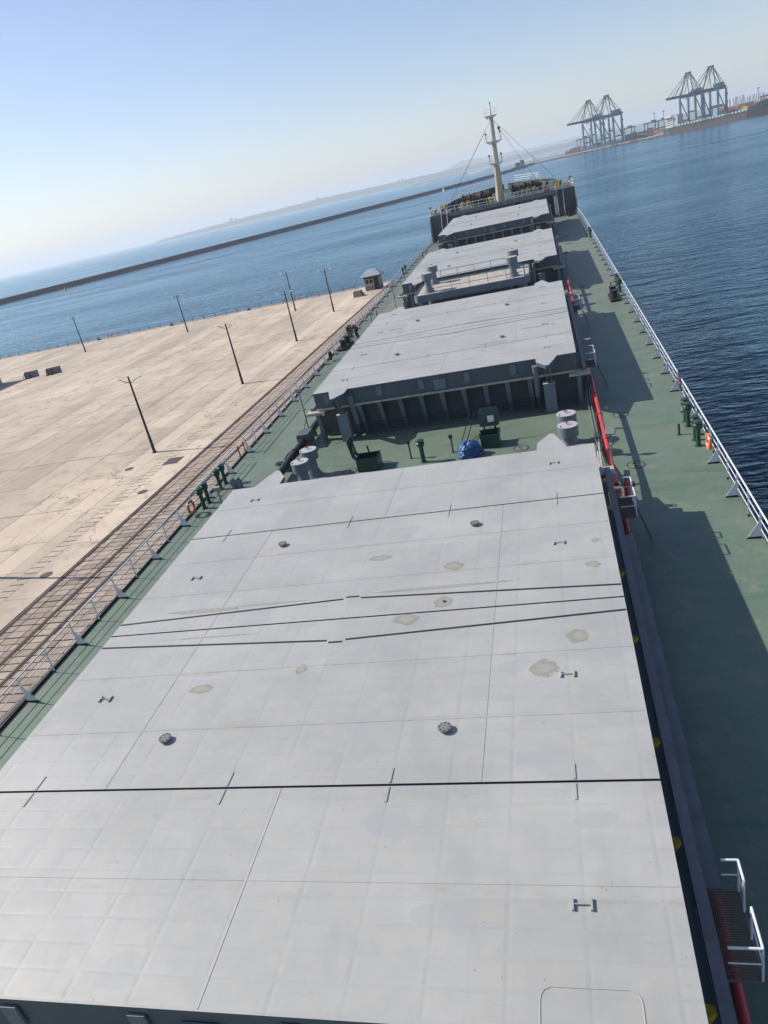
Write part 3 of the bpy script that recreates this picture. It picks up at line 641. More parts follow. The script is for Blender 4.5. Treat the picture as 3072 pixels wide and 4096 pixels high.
def bollard(x, y, label, sx=1, dy=1.65):
    t = empty('double_bollard', label, 'bollard', (x, y, 0), 'black double bollards on deck', True)
    MB().ext([(x - .42, y - .75, .0), (x + .42, y - .75, .0), (x + .34, y - .75, .2), (x - .34, y - .75, .2)], (0, dy + 1.5, 0)).part('base', M['black'], t)
    for yy in (y, y + dy): MB().lathe([(.27, .2), (.27, .78), (.33, .80), (.33, .86), (.05, .88)], (x, yy, 0), 18).part('post', M['black'], t, True)
bollard(-12.3, 66.2, 'black double bollard beside the crouching person')
bollard(11.95, 66.9, 'black double bollard over the water in front of four green vents')
bollard(11.4, 139.0, 'black double bollard at the foot of the forecastle beside the stairs', dy=1.2)
for x, y, h, lb in ((11.88, 35.0, .56, 'lone thin green post standing on the deck near four green vents'), (12.12, 72.5, .5, 'thin dark post beside the black bollards over the water'), (12.15, 108.8, .64, 'thin dark post by the forward vents over the water'), (-12.0, 121.1, 1.0, 'tall thin dark post near the forecastle on the quay side'), (-11.95, 125.3, .6, 'short thin dark post near the forecastle on the quay side'), (-11.7, 79.8, .5, 'thin dark post on the quay side deck ahead of the person')):
    MB().cyl((x, y, 0), (x, y, h), .055, n=8).cyl((x, y, 0), (x, y, .025), .10, n=10).thing('deck_post', M['green'], lb, 'post', (x, y, 0), None, True)
def manhole(x, y, label, group):
    t = empty('deck_manhole', label, 'manhole', (x, y, 0), group, True)
    MB().lathe([(.42, .004), (.42, .02), (.40, .024)], (x, y, 0), 24).part('plate', M['deck'], t)
    b = MB()
    for i in range(22): a = 2 * PI * i / 22; b.cyl((x + .37 * math.cos(a), y + .37 * math.sin(a), .02), (x + .37 * math.cos(a), y + .37 * math.sin(a), .05), .022, n=6)
    tag(b.part('bolts', M['black'], t), kind='stuff'); MB().box(x - .05, x + .1, y - .19, y - .15, .022, .05).box(x - .1, x + .05, y + .12, y + .16, .022, .05).part('lifting_bar', M['black'], t)
for y in (32.1, 38.8): manhole(9.55, y, 'round bolted manhole in the green deck beside the red pipe', 'manholes beside the red pipe')
for y in (75.4, 106.0, 113.6): manhole(9.66, y, 'round bolted manhole far along the worn water side deck', 'manholes far along the deck')
manhole(-4.85, 35.8, 'round bolted manhole beside the green box whose lid stands upright edge on', None)
manhole(4.37, 35.9, 'round bolted manhole beside the green box with a notice in its lid', None)
def tank_vent(x, y, label, group, z0=0.0, r=.48, h=1.55):
    t = empty('ventilator', label, 'ventilator', (x, y, z0), group, True)
    MB().lathe([(r * 1.12, 0), (r * 1.12, .03), (r * .98, .035), (r * .62, .42), (r * .60, h * .68)], (x, y, z0), 22).part('trunk', M['slate2'], t, True)
    hd = MB().lathe([(r * .6, h * .63), (r, h * .66), (r, h - .004)], (x, y, z0), 26).part('hood', M['slate2'], t, True)
    MB().lathe([(r * .995, h - .003), (r * .995, h + .012), (r * .95, h + .016)], (x, y, z0), 26).part('hood_top', M['tanktop'], hd)
    wz = z0 + h + .13; wh = MB().torus((x - .03, y + .03, wz), .10, .014, n=14, m=6)
    for i in range(3): a = 2 * PI * i / 3; wh.cyl((x - .03, y + .03, wz), (x - .03 + .1 * math.cos(a), y + .03 + .1 * math.sin(a), wz), .01, n=5)
    wh.part('handwheel', M['redd'], hd); MB().cyl((x - .03, y + .03, z0 + h), (x - .03, y + .03, wz + .03), .018, n=6).part('stem', M['redd'], hd)
    MB().box(x - r * .75, x - r * .65, y - .25, y - .18, z0 + h, z0 + h + .07).part('pin', M['black'], hd)
    return t
for y in (35.9, 34.25): tank_vent(-6.9, y, 'grey drum shaped ventilator with red handwheel beside the thick black pipe', 'ventilators by the black pipe')
for y in (35.9, 34.25): tank_vent(6.8, y, 'grey drum shaped ventilator with red handwheel beside the red pipe', 'ventilators by the red pipe')
def box_hatch(x0, x1, y0, lid_side, label):
    t = empty('access_hatch', label, 'hatch', ((x0 + x1) / 2, y0, 0), 'green access hatches standing open', True); y1 = y0 + .95; h = .72; mb = MB(); th = .03
    mb.box(x0, x1, y0, y0 + th, .004, h).box(x0, x1, y1 - th, y1, .004, h).box(x0, x0 + th, y0 + th, y1 - th, .004, h).box(x1 - th, x1, y0 + th, y1 - th, .004, h)
    mb.part('coaming', M['green'], t); MB().box(x0 + th, x1 - th, y0 + th, y1 - th, .01, .05).part('opening', M['black'], t)
    rim = MB(); rim.tube([(x0, y0, h), (x1, y0, h), (x1, y1, h), (x0, y1, h), (x0, y0, h)], .02, 6).part('rim', M['green'], t)
    if lid_side == 'back':
        lid = MB().ext([(x0 - .04, y1 + .06, h + .22), (x0 + .04, y1 + .06, h + .14), (x1 - .04, y1 + .06, h + .14), (x1 + .04, y1 + .06, h + .22), (x1 + .04, y1 + .30, h + 1.02), (x1 - .08, y1 + .33, h + 1.12), (x0 + .08, y1 + .33, h + 1.12), (x0 - .04, y1 + .30, h + 1.02)], (0, .05, -.015)).part('lid', M['green'], t)
        MB().ext([(x0 + .42, y1 + .100, h + .36), (x1 - .22, y1 + .100, h + .36), (x1 - .22, y1 + .194, h + .68), (x0 + .42, y1 + .194, h + .68)], (0, -.006, .002)).part('notice', M['tape'], lid)
        for x in (x0 + .2, x1 - .2): MB().box(x - .05, x + .05, y1 - .03, y1 + .09, h - .02, h + .2).part('hinge', M['green'], t)
    else:
        lid = MB().ext([(x0 - .10, y0, h + .12), (x0 - .10, y1, h + .12), (x0 - .22, y1, h + 1.05), (x0 - .22, y1 - .1, h + 1.12), (x0 - .22, y0 + .1, h + 1.12), (x0 - .22, y0, h + 1.05)], (-.05, 0, 0)).part('lid', M['green'], t)
        MB().box(x0 - .135, x0 - .105, y0 + .25, y0 + .6, h + .35, h + .8).part('gasket', M['glass'], lid)
        for y in (y0 + .2, y1 - .2): MB().box(x0 - .14, x0 + .01, y - .05, y + .05, h - .02, h + .14).part('hinge', M['green'], t)
        MB().cyl((x0 + .55, y1 + .3, 0), (x0 + .45, y1 + .3, 1.0), .05, n=8).part('prop', M['green'], t)
    for x in (x0 - .03, x1 + .03):
        for y in (y0 + .2, y1 - .2): MB().cyl((x, y, h - .18), (x, y, h + .06), .022, n=6).sphere((x, y, h + .07), .035, 6, 5).part('dog_clip', M['black'], t)
box_hatch(2.32, 3.3, 36.5, 'back', 'open green box hatch with a white notice inside its raised lid')
box_hatch(-4.3, -3.1, 35.5, 'side', 'open green box hatch with its lid standing edge on, near the black pipe')
# bundle under blue tarpaulin
t = empty('tarpaulin_bundle', 'lumpy bundle tied under a blue tarpaulin on the cross deck', 'bundle', (1.75, 35.9, 0), None, True)
bm = MB(); nn, mm = 26, 9
for j in range(mm + 1):
    ph = PI / 2 * j / mm
    for i in range(nn):
        a = 2 * PI * i / nn; k = 1 + .10 * math.sin(3 * a + 1) + .07 * math.sin(7 * a + 4 * ph) + random.uniform(-.10, .10)
        rr = math.cos(ph) ** .6 if j < mm else .02
        bm.v.append(Vector((1.75 + .64 * k * rr * math.cos(a), 35.85 + .50 * k * rr * math.sin(a), .004 + .78 * math.sin(ph) * (1 + .08 * math.sin(5 * a + j)))))
for j in range(mm): bm.f += [(j * nn + i, j * nn + (i + 1) % nn, (j + 1) * nn + (i + 1) % nn, (j + 1) * nn + i) for i in range(nn)]
bm.part('tarpaulin', M['blue'], t)
for zz, k in ((.25, 1.0), (.5, .86)): MB().add([], []).tube([(1.75 + .68 * k * math.cos(a * PI / 12), 35.85 + .55 * k * math.sin(a * PI / 12), zz + .04 * math.sin(a)) for a in range(25)], .014, 5).part('lashing', M['black'], t)
# leaning rods
for k, (dx, c) in enumerate(((0, 'red'), (.28, 'black'))):
    MB().cyl((1.12 + dx, 37.2, .02), (1.55 + dx, 39.9, .9), .028, n=6).sphere((1.55 + dx, 39.9, .9), .05, 6, 5).thing('rod', M['black'], 'dark steel rod leaning behind the blue tarpaulin' if k else 'dark steel rod with knob leaning beside the open green box lid', 'rod', (1.12 + dx, 37.2, 0), 'leaning rods', True)
# thick black pipe on the quay side
t = empty('deck_pipe', 'thick black pipe with box joint running along the quay side of the cross deck', 'pipe', (-8.75, 39, .45), None, True)
MB().cyl((-8.75, 27.5, .5), (-8.75, 43.8, .5), .23, n=18).part('pipe', M['black'], t, True)
for y in (31, 38.6): MB().cyl((-8.75, y - .06, .5), (-8.75, y + .06, .5), .27, n=18).part('flange', M['black'], t, True)
MB().box(-9.12, -8.38, 40.4, 41.5, .12, .92).part('joint_box', M['slate'], t)
for y in (33, 37, 42.6): MB().box(-8.95, -8.55, y - .06, y + .06, .004, .3).part('saddle', M['slate'], t)
# red fire main
def red_pipe(y0, y1, label):
    t = empty('fire_main', label, 'pipe', (8.43, y0, .9), 'red fire main along the coamings', True)
    MB().cyl((8.43, y0, 1.0), (8.43, y1, 1.0), .10, n=14).part('pipe', M['red'], t, True)
    y = y0 + 1.5
    while y < y1:
        MB().cyl((8.43, y - .035, 1.0), (8.43, y + .035, 1.0), .13, n=14).part('flange', M['red'], t, True)
        MB().box(8.28, 8.58, y + .5, y + .62, .004, .9).part('support', M['redd'], t); y += 3.4
    return t
red_pipe(28.2, 42.9, 'bright red fire main pipe in the sun beside the grey ventilators'); red_pipe(5.5, 27.6, 'red fire main pipe in the shade under the coaming ledge'); red_pipe(64.0, 75.5, 'red fire main pipe beside the hatch behind the vent platform')
def valve(x, y, z, label):
    t = empty('hydrant_valve', label, 'valve', (x, y, 0), 'red hydrant valves', True)
    MB().cyl((x, y, .004), (x, y, z), .09, n=12).cyl((x, y, z), (x + .28, y - .05, z), .075, n=12).cyl((x + .26, y - .05, z), (x + .34, y - .06, z), .11, n=12).cyl((x, y, .004), (x, y, .04), .17, n=14).sphere((x, y, z), .14, 12, 8).part('body', M['redd'], t, True)
    MB().cyl((x, y, z), (x, y, z + .36), .03, n=8).part('stem', M['black'], t)
    w = MB().torus((x, y, z + .36), .13, .02, n=16, m=6)
    for i in range(3): a = 2 * PI * i / 3; w.cyl((x, y, z + .36), (x + .13 * math.cos(a), y + .13 * math.sin(a), z + .36), .014, n=5)
    w.part('handwheel', M['redd'] if y < 12 else M['black'], t)
valve(8.78, 28.1, 1.0, 'red hydrant valve with black wheel at the end of the sunlit red pipe')
valve(8.72, 7.0, 1.0, 'red hydrant valve with red wheel just behind the wide steel grating')
# gratings with guard rails beside the coaming
def access_platform(y0, y1, z, label, lean):
    t = empty('access_platform', label, 'platform', (8.5, y0, 0), 'access platforms on the coamings', True); x0, x1 = 8.25, 8.78; g = MB(); k = 0
    while x0 + k * .036 <= x1: g.box(x0 + k * .036 - .004, x0 + k * .036 + .004, y0, y1, z - .03, z); k += 1
    k = 0
    while y0 + k * .044 <= y1: g.box(x0, x1, y0 + k * .044 - .003, y0 + k * .044 + .003, z - .028, z - .004); k += 1
    tag(g.part('grating', M['grate'], t), kind='stuff')
    fr = MB(); fr.tube([(x0, y0, z - .03), (x1, y0, z - .03), (x1, y1, z - .03), (x0, y1, z - .03), (x0, y0, z - .03)], .022, 6).part('frame', M['slate'], t)
    ym = (y0 + y1) / 2 + .15
    MB().tube([(x0 + .02, y0, z + .80), (x1, y0, z + .80), (x1, ym - .25, z + .80), (x1, ym - .25, z)], .022, 8).tube([(x1, y0, z + .80), (x1, y0, z)], .02, 8).tube([(x0 + .02, y0, z + .42), (x1, y0, z + .42), (x1, ym - .25, z + .42)], .014, 6).part('guard_rail', M['rail'], t)
    MB().tube([(x0 + .25, y1, z + .80), (x1, y1, z + .80), (x1, ym + .25, z + .80), (x1, ym + .25, z)], .022, 8).tube([(x1, y1, z + .80), (x1, y1, z)], .02, 8).tube([(x0 + .25, y1, z + .42), (x1, y1, z + .42), (x1, ym + .25, z + .42)], .014, 6).part('guard_rail', M['rail'], t)
    for dy in (0, .45): MB().tube([(x1 + .06, ym - .2 + dy, z), (x1 + .55, ym - .2 + dy, .02)], .028, 6).part('ladder_rail', M['slate'], t)
    for i in range(5): s = (i + .5) / 5; MB().cyl((x1 + .06 + .49 * s, ym - .2, z * (1 - s)), (x1 + .06 + .49 * s, ym + .25, z * (1 - s)), .016, n=6).part('rung', M['slate'], t)
    return t
access_platform(8.0, 9.6, 1.55, 'steel grating platform in shade beside the coaming, next to the red wheel valve', 1)
access_platform(24.25, 25.85, 1.55, 'steel grating platform with guard rails beside the coaming where the red pipe ends', 1)
access_platform(43.2, 44.8, 1.55, 'small grating platform with guard rails at the near corner of the second hatch', 1)
access_platform(58.6, 60.2, 1.55, 'small grating platform with guard rails beside the far half of the second hatch', 1)
# floodlights on short poles
def floodlight(x, y, h, face, label, z0=0.0, group='floodlights on short poles', tilt=.5):
    t = empty('floodlight', label, 'floodlight', (x, y, z0), group, True)
    MB().cyl((x, y, z0), (x, y, z0 + h), .05, n=8).cyl((x, y, z0 + h * .55), (x, y, z0 + h * .58), .16, n=10).part('pole', M['grey'], t)
    d = Vector((math.sin(face), math.cos(face), 0)); u = Vector((d.y, -d.x, 0)); c = Vector((x, y, z0 + h + .16)); nrm = (d * math.cos(tilt) - Vector((0, 0, 1)) * math.sin(tilt)).normalized(); v = u.cross(nrm)
    a = lambda p, q, k: c + u * p + v * q + nrm * k
    hd = MB().ext([a(-.22, -.15, -.06), a(.22, -.15, -.06), a(.22, .15, -.06), a(-.22, .15, -.06)], nrm * .12).part('head', M['grey'], t); MB().ext([a(-.19, -.12, .062), a(.19, -.12, .062), a(.19, .12, .062), a(-.19, .12, .062)], nrm * .01).part('lens', M['lampglass'], hd)
    MB().tube([c + u * .25, c - Vector((0, 0, .18)) + u * .2, c - Vector((0, 0, .18)) - u * .2, c - u * .25], .016, 5).part('yoke', M['grey'], t)
    return t
floodlight(-11.62, 33.58, .75, PI, 'grey floodlight on a short pole by the quay side vents')
floodlight(8.66, 33.5, 1.1, .3, 'grey floodlight on a pole just beside the bright red pipe')
floodlight(8.50, 46.0, 2.2, PI, 'floodlight on a tall pole beside the near half of the second hatch')
floodlight(-9.5, 43.9, 2.6, PI, 'floodlight on a tall pole at the quay side corner of the second hatch')
floodlight(-9.5, 80.0, 2.6, PI, 'floodlight on a tall pole at the quay side of the third hatch')
floodlight(8.6, 80.0, 2.6, PI, 'floodlight on a tall pole at the water side of the third hatch')
floodlight(-11.7, 76.7, .8, PI, 'small floodlight on a short pole ahead of the crouching person')
for dx, lb in ((0, 'left'), (.32, 'right')):
    MB().ext([(-11.62 + dx, 35.4, 0), (-11.42 + dx, 35.4, 0), (-11.42 + dx, 35.4, .42), (-11.55 + dx, 35.4, .62), (-11.75 + dx, 35.4, .45)], (0, .22, 0)).thing('rope_guide', M['slate2'], 'small angular grey rope guide on deck behind the quay side floodlight', 'rope guide', (-11.5 + dx, 35.5, 0), 'rope guides on the quay side', True)
# life rings
def life_ring(x, y, z, axis, mat, label, tilt=0, R=.31):
    t = empty('life_ring', label, 'life ring', (x, y, z), 'life rings on the railings', True)
    MB().torus((x, y, z), R, .075, axis, 28, 10).part('ring', M[mat], t, True)
    for i in range(4): a = PI / 4 + i * PI / 2; MB().torus((x, y, z), R, .08, axis, 4, 10, a - .14, a + .14).part('tape_band', M['tape'], t, True)
    MB().tube([(x, y + (R + .06) * math.cos(a * PI / 10), z + (R + .06) * math.sin(a * PI / 10)) if axis == 'x' else (x + (R + .06) * math.cos(a * PI / 10), y, z + (R + .06) * math.sin(a * PI / 10)) for a in range(21)], .009, 4).part('grab_line', M['tape'], t)
life_ring(12.72, 32.5, .52, 'x', 'orange', 'bright orange life ring on the railing over the dark water')
life_ring(-12.82, 32.5, .5, 'x', 'faded', 'faded orange life ring hung on the quay side railing')
MB().torus((-12.55, 62.3, .5), .3, .1, 'x', 24, 8).thing('tyre_fender', M['rubber'], 'black rubber ring leaning on the quay side railing behind the bollard', 'tyre', (-12.55, 62.3, .3), None, True)
# cables
MB().tube([(-9.4, 43.9, 1.0), (-9.55, 42.6, .04), (-9.5, 41.2, .03), (-9.75, 39.9, .03), (-9.7, 38.9, .03)] + [(-9.78 + (.34 - .03 * k / 6) * math.cos(k * .7), 38.4 + (.34 - .03 * k / 6) * math.sin(k * .7), .03 + .002 * k) for k in range(28)], .022, 5).thing('cable', M['cable'], 'black cable ending in a loose coil on the green deck', 'cable', (-9.7, 40, 0), None, True)
for k in range(4): MB().tube([(8.05 + .07 * k, 27.9, .9), (8.06 + .07 * k, 33, .25), (8.05 + .07 * k, 41.0, .25), (8.1 + .06 * k, 42.5, 1.4)], .025, 5).thing('hydraulic_pipe', M['black'] if k % 2 else M['steel'], 'thin hydraulic pipe running beside the red pipe across the deck', 'pipe', (8.1 + .07 * k, 35, 0), 'hydraulic pipes beside the red pipe', True)
for z, w_ in ((.85, .05), (1.25, .09)): MB().bar((7.78 + w_ * 2, 28.3, z), (7.85 + w_ * 2, 31.9, z + .1), .06, .16).thing('timber_plank', M['ledge'], 'weathered plank lying at the hatch corner beside the red pipe', 'plank', (7.85, 30, z), 'planks beside the hatch corner', True)
# vent platform between the second and third hatch
PZ = 3.3
t = empty('vent_platform', 'raised grey platform with railings carrying four ventilators between two hatches', 'platform', (0, 70, 0), None, True)
MB().prism([(-4.7, 66.6), (4.7, 66.6), (5.05, 67.0), (5.05, 72.8), (4.7, 73.2), (-4.7, 73.2), (-5.05, 72.8), (-5.05, 67.0)], PZ - .06, PZ).part('platform_deck', M['ledge'], t)
e = MB(); pl = [(-4.7, 66.58), (4.7, 66.58), (5.07, 67.0), (5.07, 72.8), (4.7, 73.22), (-4.7, 73.22), (-5.07, 72.8), (-5.07, 67.0)]
for a, b in zip(pl, pl[1:] + pl[:1]): e.bar((*a, PZ - .2), (*b, PZ - .2), .05, .62)
e.part('edge_plate', M['slate2'], t)
MB().box(-3.4, 3.4, 67.6, 72.4, .004, PZ - .5).part('house_wall', M['slate'], t)
for x in (-4.4, 4.4): 
    for y in (67.3, 72.4): MB().cyl((x, y, 0), (x, y, PZ - .4), .3, n=12).part('column', M['slate2'], t, True)
for y in (66.75, 73.05):
    xs_ = [-3.2, -1.6, 0, 1.6, 3.2]
    for x in xs_: MB().cyl((x, y, PZ), (x, y, PZ + 1.0), .022, n=6).part('post', M['slate'], t)
    for z in (.5, 1.0): MB().cyl((-3.3, y, PZ + z), (3.3 if y > 70 else 4.6, y, PZ + z), .024, n=6).part('rail', M['slate'], t)
for x in (-5.2, -4.75): MB().tube([(x, 66.3, .02), (x, 66.45, PZ + 1.0), (x, 67.2, PZ + 1.0)], .03, 6).part('ladder_rail', M['slate2'], t)
for k in range(10): MB().cyl((-5.2, 66.3 + .014 * k, .3 + .3 * k), (-4.75, 66.3 + .014 * k, .3 + .3 * k), .018, n=5).part('rung', M['slate2'], t)
MB().tube([(4.75, 66.8, PZ), (4.75, 66.8, PZ + .95), (4.55, 66.8, PZ + 1.1), (4.3, 66.8, PZ + 1.1)], .05, 8).part('davit', M['slate2'], t)
for x in (-3.82, 3.76):
    for y in (68.2, 72.35): tank_vent(x, y, 'tall grey ventilator drum on the raised platform, at its ' + ('quay side end' if x < 0 else 'water side end'), 'ventilators on the raised platform', PZ, .5, 1.68)

# person bending over by the quay side vents
def limb(mb, pts, rad, n=12):
    for (a, b), (r0, r1) in zip(zip(pts, pts[1:]), zip(rad, rad[1:])): mb.cyl(a, b, r0, r1, n)
    for p_, r_ in zip(pts, rad): mb.sphere(p_, r_, n, 8)
px, py = -11.88, 70.35
def person():
    t = empty('person', 'person in a brown jacket bending over beside the green vents at the railing', 'person', (px, py, 0), None, True)
    P = lambda x, y, z: (px + x, py + y, z)
    # x inboard +, leaning to -x (towards the rail), seen from behind
    hipL, hipR = P(.06, -.10, .80), P(.08, .11, .80); knL, knR = P(-.10, -.13, .44), P(-.06, .14, .45); anL, anR = P(.04, -.13, .09), P(.08, .14, .09)
    pel, wst, chs, nck = P(.07, 0, .83), P(-.02, 0, .97), P(-.22, 0, 1.10), P(-.36, 0, 1.13); hd = P(-.47, .0, 1.15)
    shL, shR = P(-.27, -.18, 1.10), P(-.27, .18, 1.10); elL, elR = P(-.36, -.24, .83), P(-.36, .22, .83); wrL, wrR = P(-.50, -.16, .63), P(-.50, .12, .63)
    b = MB()
    limb(b, [pel, wst, chs, nck], [.15, .14, .16, .06]); limb(b, [nck, hd], [.06, .09]); b.sphere(hd, .105, 14, 10, (1.0, .85, 1.12))
    b.sphere((hd[0] - .11, hd[1], hd[2] - .03), .022, 6, 5); 
    for s in (-1, 1): b.sphere((hd[0], hd[1] + s * .092, hd[2] - .01), .025, 6, 5, (1, .4, 1.2))
    for s, hp, kn, an, sh, el, wr in ((-1, hipL, knL, anL, shL, elL, wrL), (1, hipR, knR, anR, shR, elR, wrR)):
        limb(b, [hp, kn, an], [.10, .065, .045]); limb(b, [an, (an[0] - .18, an[1], .045)], [.05, .035]); limb(b, [sh, el, wr], [.06, .045, .03])
        pm = Vector(wr) + Vector((-.05, 0, -.05)); limb(b, [wr, tuple(pm)], [.03, .038], 8)
        for k in range(4):
            o_ = Vector((-.015, (k - 1.5) * .021, -.01)); ln = (.06, .07, .065, .05)[k]; a1 = pm + o_; a2 = a1 + Vector((-ln * .6, 0, -ln * .6)); a3 = a2 + Vector((ln * .05, 0, -ln * .7)); limb(b, [a1, a2, a3], [.0105, .0095, .008], 6)
        th = pm + Vector((.01, -s * .035, .01)); limb(b, [th, th + Vector((-.02, -s * .03, -.03)), th + Vector((-.04, -s * .03, -.06))], [.012, .011, .009], 6)
    o = b.part('body', M['skin'], t, True); rm = o.modifiers.new('Remesh', 'REMESH'); rm.mode = 'VOXEL'; rm.voxel_size = .009; rm.use_smooth_shade = True
    j = MB(); limb(j, [P(.08, 0, .80), wst, chs, P(-.33, 0, 1.12)], [.19, .18, .20, .09])
    for sh, el, wr in ((shL, elL, wrL), (shR, elR, wrR)): limb(j, [chs, sh, el, tuple(Vector(el).lerp(Vector(wr), .85))], [.15, .09, .07, .052])
    o = j.part('jacket', M['jacket'], t, True); rm = o.modifiers.new('Remesh', 'REMESH'); rm.mode = 'VOXEL'; rm.voxel_size = .018; rm.use_smooth_shade = True
    k = MB(); limb(k, [pel, P(.03, 0, .92)], [.165, .15])
    for hp, kn, an in ((hipL, knL, anL), (hipR, knR, anR)): limb(k, [hp, kn, (an[0], an[1], .13)], [.12, .085, .07])
    o = k.part('trousers', M['trousers'], t, True); rm = o.modifiers.new('Remesh', 'REMESH'); rm.mode = 'VOXEL'; rm.voxel_size = .018; rm.use_smooth_shade = True
    MB().sphere((hd[0] + .025, hd[1], hd[2] + .028), .108, 14, 10, (1.0, .9, 1.05)).part('hair', M['hair'], t, True)
    for an in (anL, anR): MB().sphere((an[0] - .07, an[1], .05), .06, 10, 8, (2.1, .9, .85)).part('shoe', M['black'], t, True)
person()

# ------------------------------------------------------------------ forecastle: mast, winches, vents, rails
t = empty('foremast', 'tall cream foremast streaked with rust, three railed platforms on it', 'mast', (0, 143.3, FC), None, True)
my = 143.3
def octo(z, r, x=0): return [(x + r * math.cos(PI / 8 + i * PI / 4), my + r * math.sin(PI / 8 + i * PI / 4), z) for i in range(8)]
lv = [(FC, .84, -.08), (6.5, .68, -.02), (10.6, .50, .10), (14.1, .40, .18), (17.3, .34, .24), (18.0, .36, .25)]
mb = MB()
for z, r, x in lv: mb.v += [Vector(p_) for p_ in octo(z, r, x)]
for k in range(len(lv) - 1): mb.f += [(k * 8 + i, k * 8 + (i + 1) % 8, k * 8 + 8 + (i + 1) % 8, k * 8 + 8 + i) for i in range(8)]
mb.f += [tuple(range(7, -1, -1)), tuple(range(len(lv) * 8 - 8, len(lv) * 8))]
mb.part('pole', M['mast'], t)
MB().cyl((.25, my, 18), (.32, my, 19.4), .16, .07, 8).part('topmast', M['mast'], t); MB().cyl((.32, my, 19.4), (.33, my, 20.1), .05, n=6).box(.24, .42, my - .08, my + .08, 19.75, 19.95).part('mast_light', M['black'], t)
for z, xa, xb, lam in ((10.7, -1.15, 1.37, True), (14.1, -1.26, 1.65, True), (18.0, -.85, 1.25, False)):
    pf = MB().box(xa, xb, my - .85, my + .75, z - .05, z).part('mast_platform', M['rail'], t)
    for x_ in (xa, xb): xm = .1; MB().ext([(x_, my - .5, z - .055), (xm, my - .5, z - .055), (xm + (.4 if x_ > xm else -.4), my - .5, z - .6)], (0, .03, 0)).part('platform_knee', M['rail'], pf)
    r_ = MB()
    for zz in (.5, 1.05): r_.tube([(xa + .5, my - .83, z + zz), (xa + .03, my - .83, z + zz), (xa + .03, my + .7, z + zz), (xb - .03, my + .7, z + zz), (xb - .03, my - .83, z + zz), (xb - .5, my - .83, z + zz)], .018, 5)
    for x_ in (xa + .03, xa + .5, xb - .5, xb - .03):
        for y_ in (my - .83, my + .7): r_.cyl((x_, y_, z), (x_, y_, z + 1.05), .018, n=5)
    r_.part('platform_railing', M['white'], pf)
    if lam:
        for x_ in (xa + .25, xb - .25):
            MB().cyl((x_, my - .8, z), (x_, my - .8, z + 1.15), .045, n=6).box(x_ - .14, x_ + .14, my - 1.0, my - .7, z + 1.1, z + 1.38).part('platform_lamp', M['black'], pf)
ld = MB()
for x_ in (-.22, .22): ld.cyl((x_ - .08, my - .95, FC), (x_ + .25, my - .46, 17.9), .025, n=5)
for k in range(34): f_ = k / 34; z_ = FC + .2 + 13.4 * f_; xo = -.08 + .33 * (z_ - FC) / 13.6; yo = my - .95 + .49 * (z_ - FC) / 13.6; ld.cyl((xo - .22, yo, z_), (xo + .22, yo, z_), .014, n=4)
ld.part('ladder', M['mast'], t)
for a, b in (((-.1, my, 17.1), (-10.4, 150.0, FC + .3)), ((-.1, my, 17.1), (-9.9, 155.0, FC + 1.0)), ((.55, my, 17.2), (6.6, 164.0, FC + .9)), ((.55, my, 17.2), (10.2, 154.9, FC + .9))):
    MB().cyl(a, b, .022, n=5).part('stay_wire', M['black'], t)
MB().cyl((1.25, my + .5, 15.6), (1.25, my + .5, 16.1), .22, n=10).part('fog_bell', M['black'], t, True)

def rails(pts, h, mat, label, name='guard_rail', group='forecastle guard rails', nmid=1, step=1.5, z=FC):
    t = empty(name, label, 'railing', (*pts[0], z), group, True)
    for k in range(nmid + 1):
        zz = h * (1 - k / (nmid + 1)); MB().tube([(x, y, z + zz) for x, y in pts], .036, 6).part('rail', M[mat], t)
    for (xa, ya), (xb, yb) in zip(pts, pts[1:]):
        L_ = math.hypot(xb - xa, yb - ya); n_ = max(1, round(L_ / step))
        for i in range(n_ + 1):
            if i == n_ and (xb, yb) != pts[-1]: continue
            f_ = i / n_; MB().cyl((xa + (xb - xa) * f_, ya + (yb - ya) * f_, z), (xa + (xb - xa) * f_, ya + (yb - ya) * f_, z + h), .032, n=5).part('post', M[mat], t)
rails([(-9.5, 142.1), (-.95, 142.1)], 1.05, 'white', 'white guard rail along the forecastle edge on the quay side of the mast')
rails([(.85, 142.1), (9.5, 142.1)], 1.05, 'white', 'white guard rail along the forecastle edge on the water side of the mast')
rails([(-10.7, 142.1), (-12.6, 142.1), (-12.0, 148.0)], 1.05, 'white', 'white guard rail round the quay side corner of the forecastle')
rails([(10.7, 142.1), (12.6, 142.1), (12.0, 148.0)], 1.05, 'white', 'white guard rail round the water side corner of the forecastle')
bp = [(-halfbeam(y) + .2, y) for y in (158, 162, 166, 170, 173)] + [(halfbeam(y) - .2, y) for y in (173, 170, 167, 164.5)]
rails(bp, 1.25, 'white', 'white pulpit rail round the very bow, above the green bulwark rim', group=None, nmid=2, step=1.1, z=FC + 1.05)
rails([(7.6, 164.2), (6.9, 161.6), (2.2, 162.0)], 1.2, 'white', 'white rail of the small landing at the starboard bow', group=None, nmid=2, step=.8, z=FC + .95)
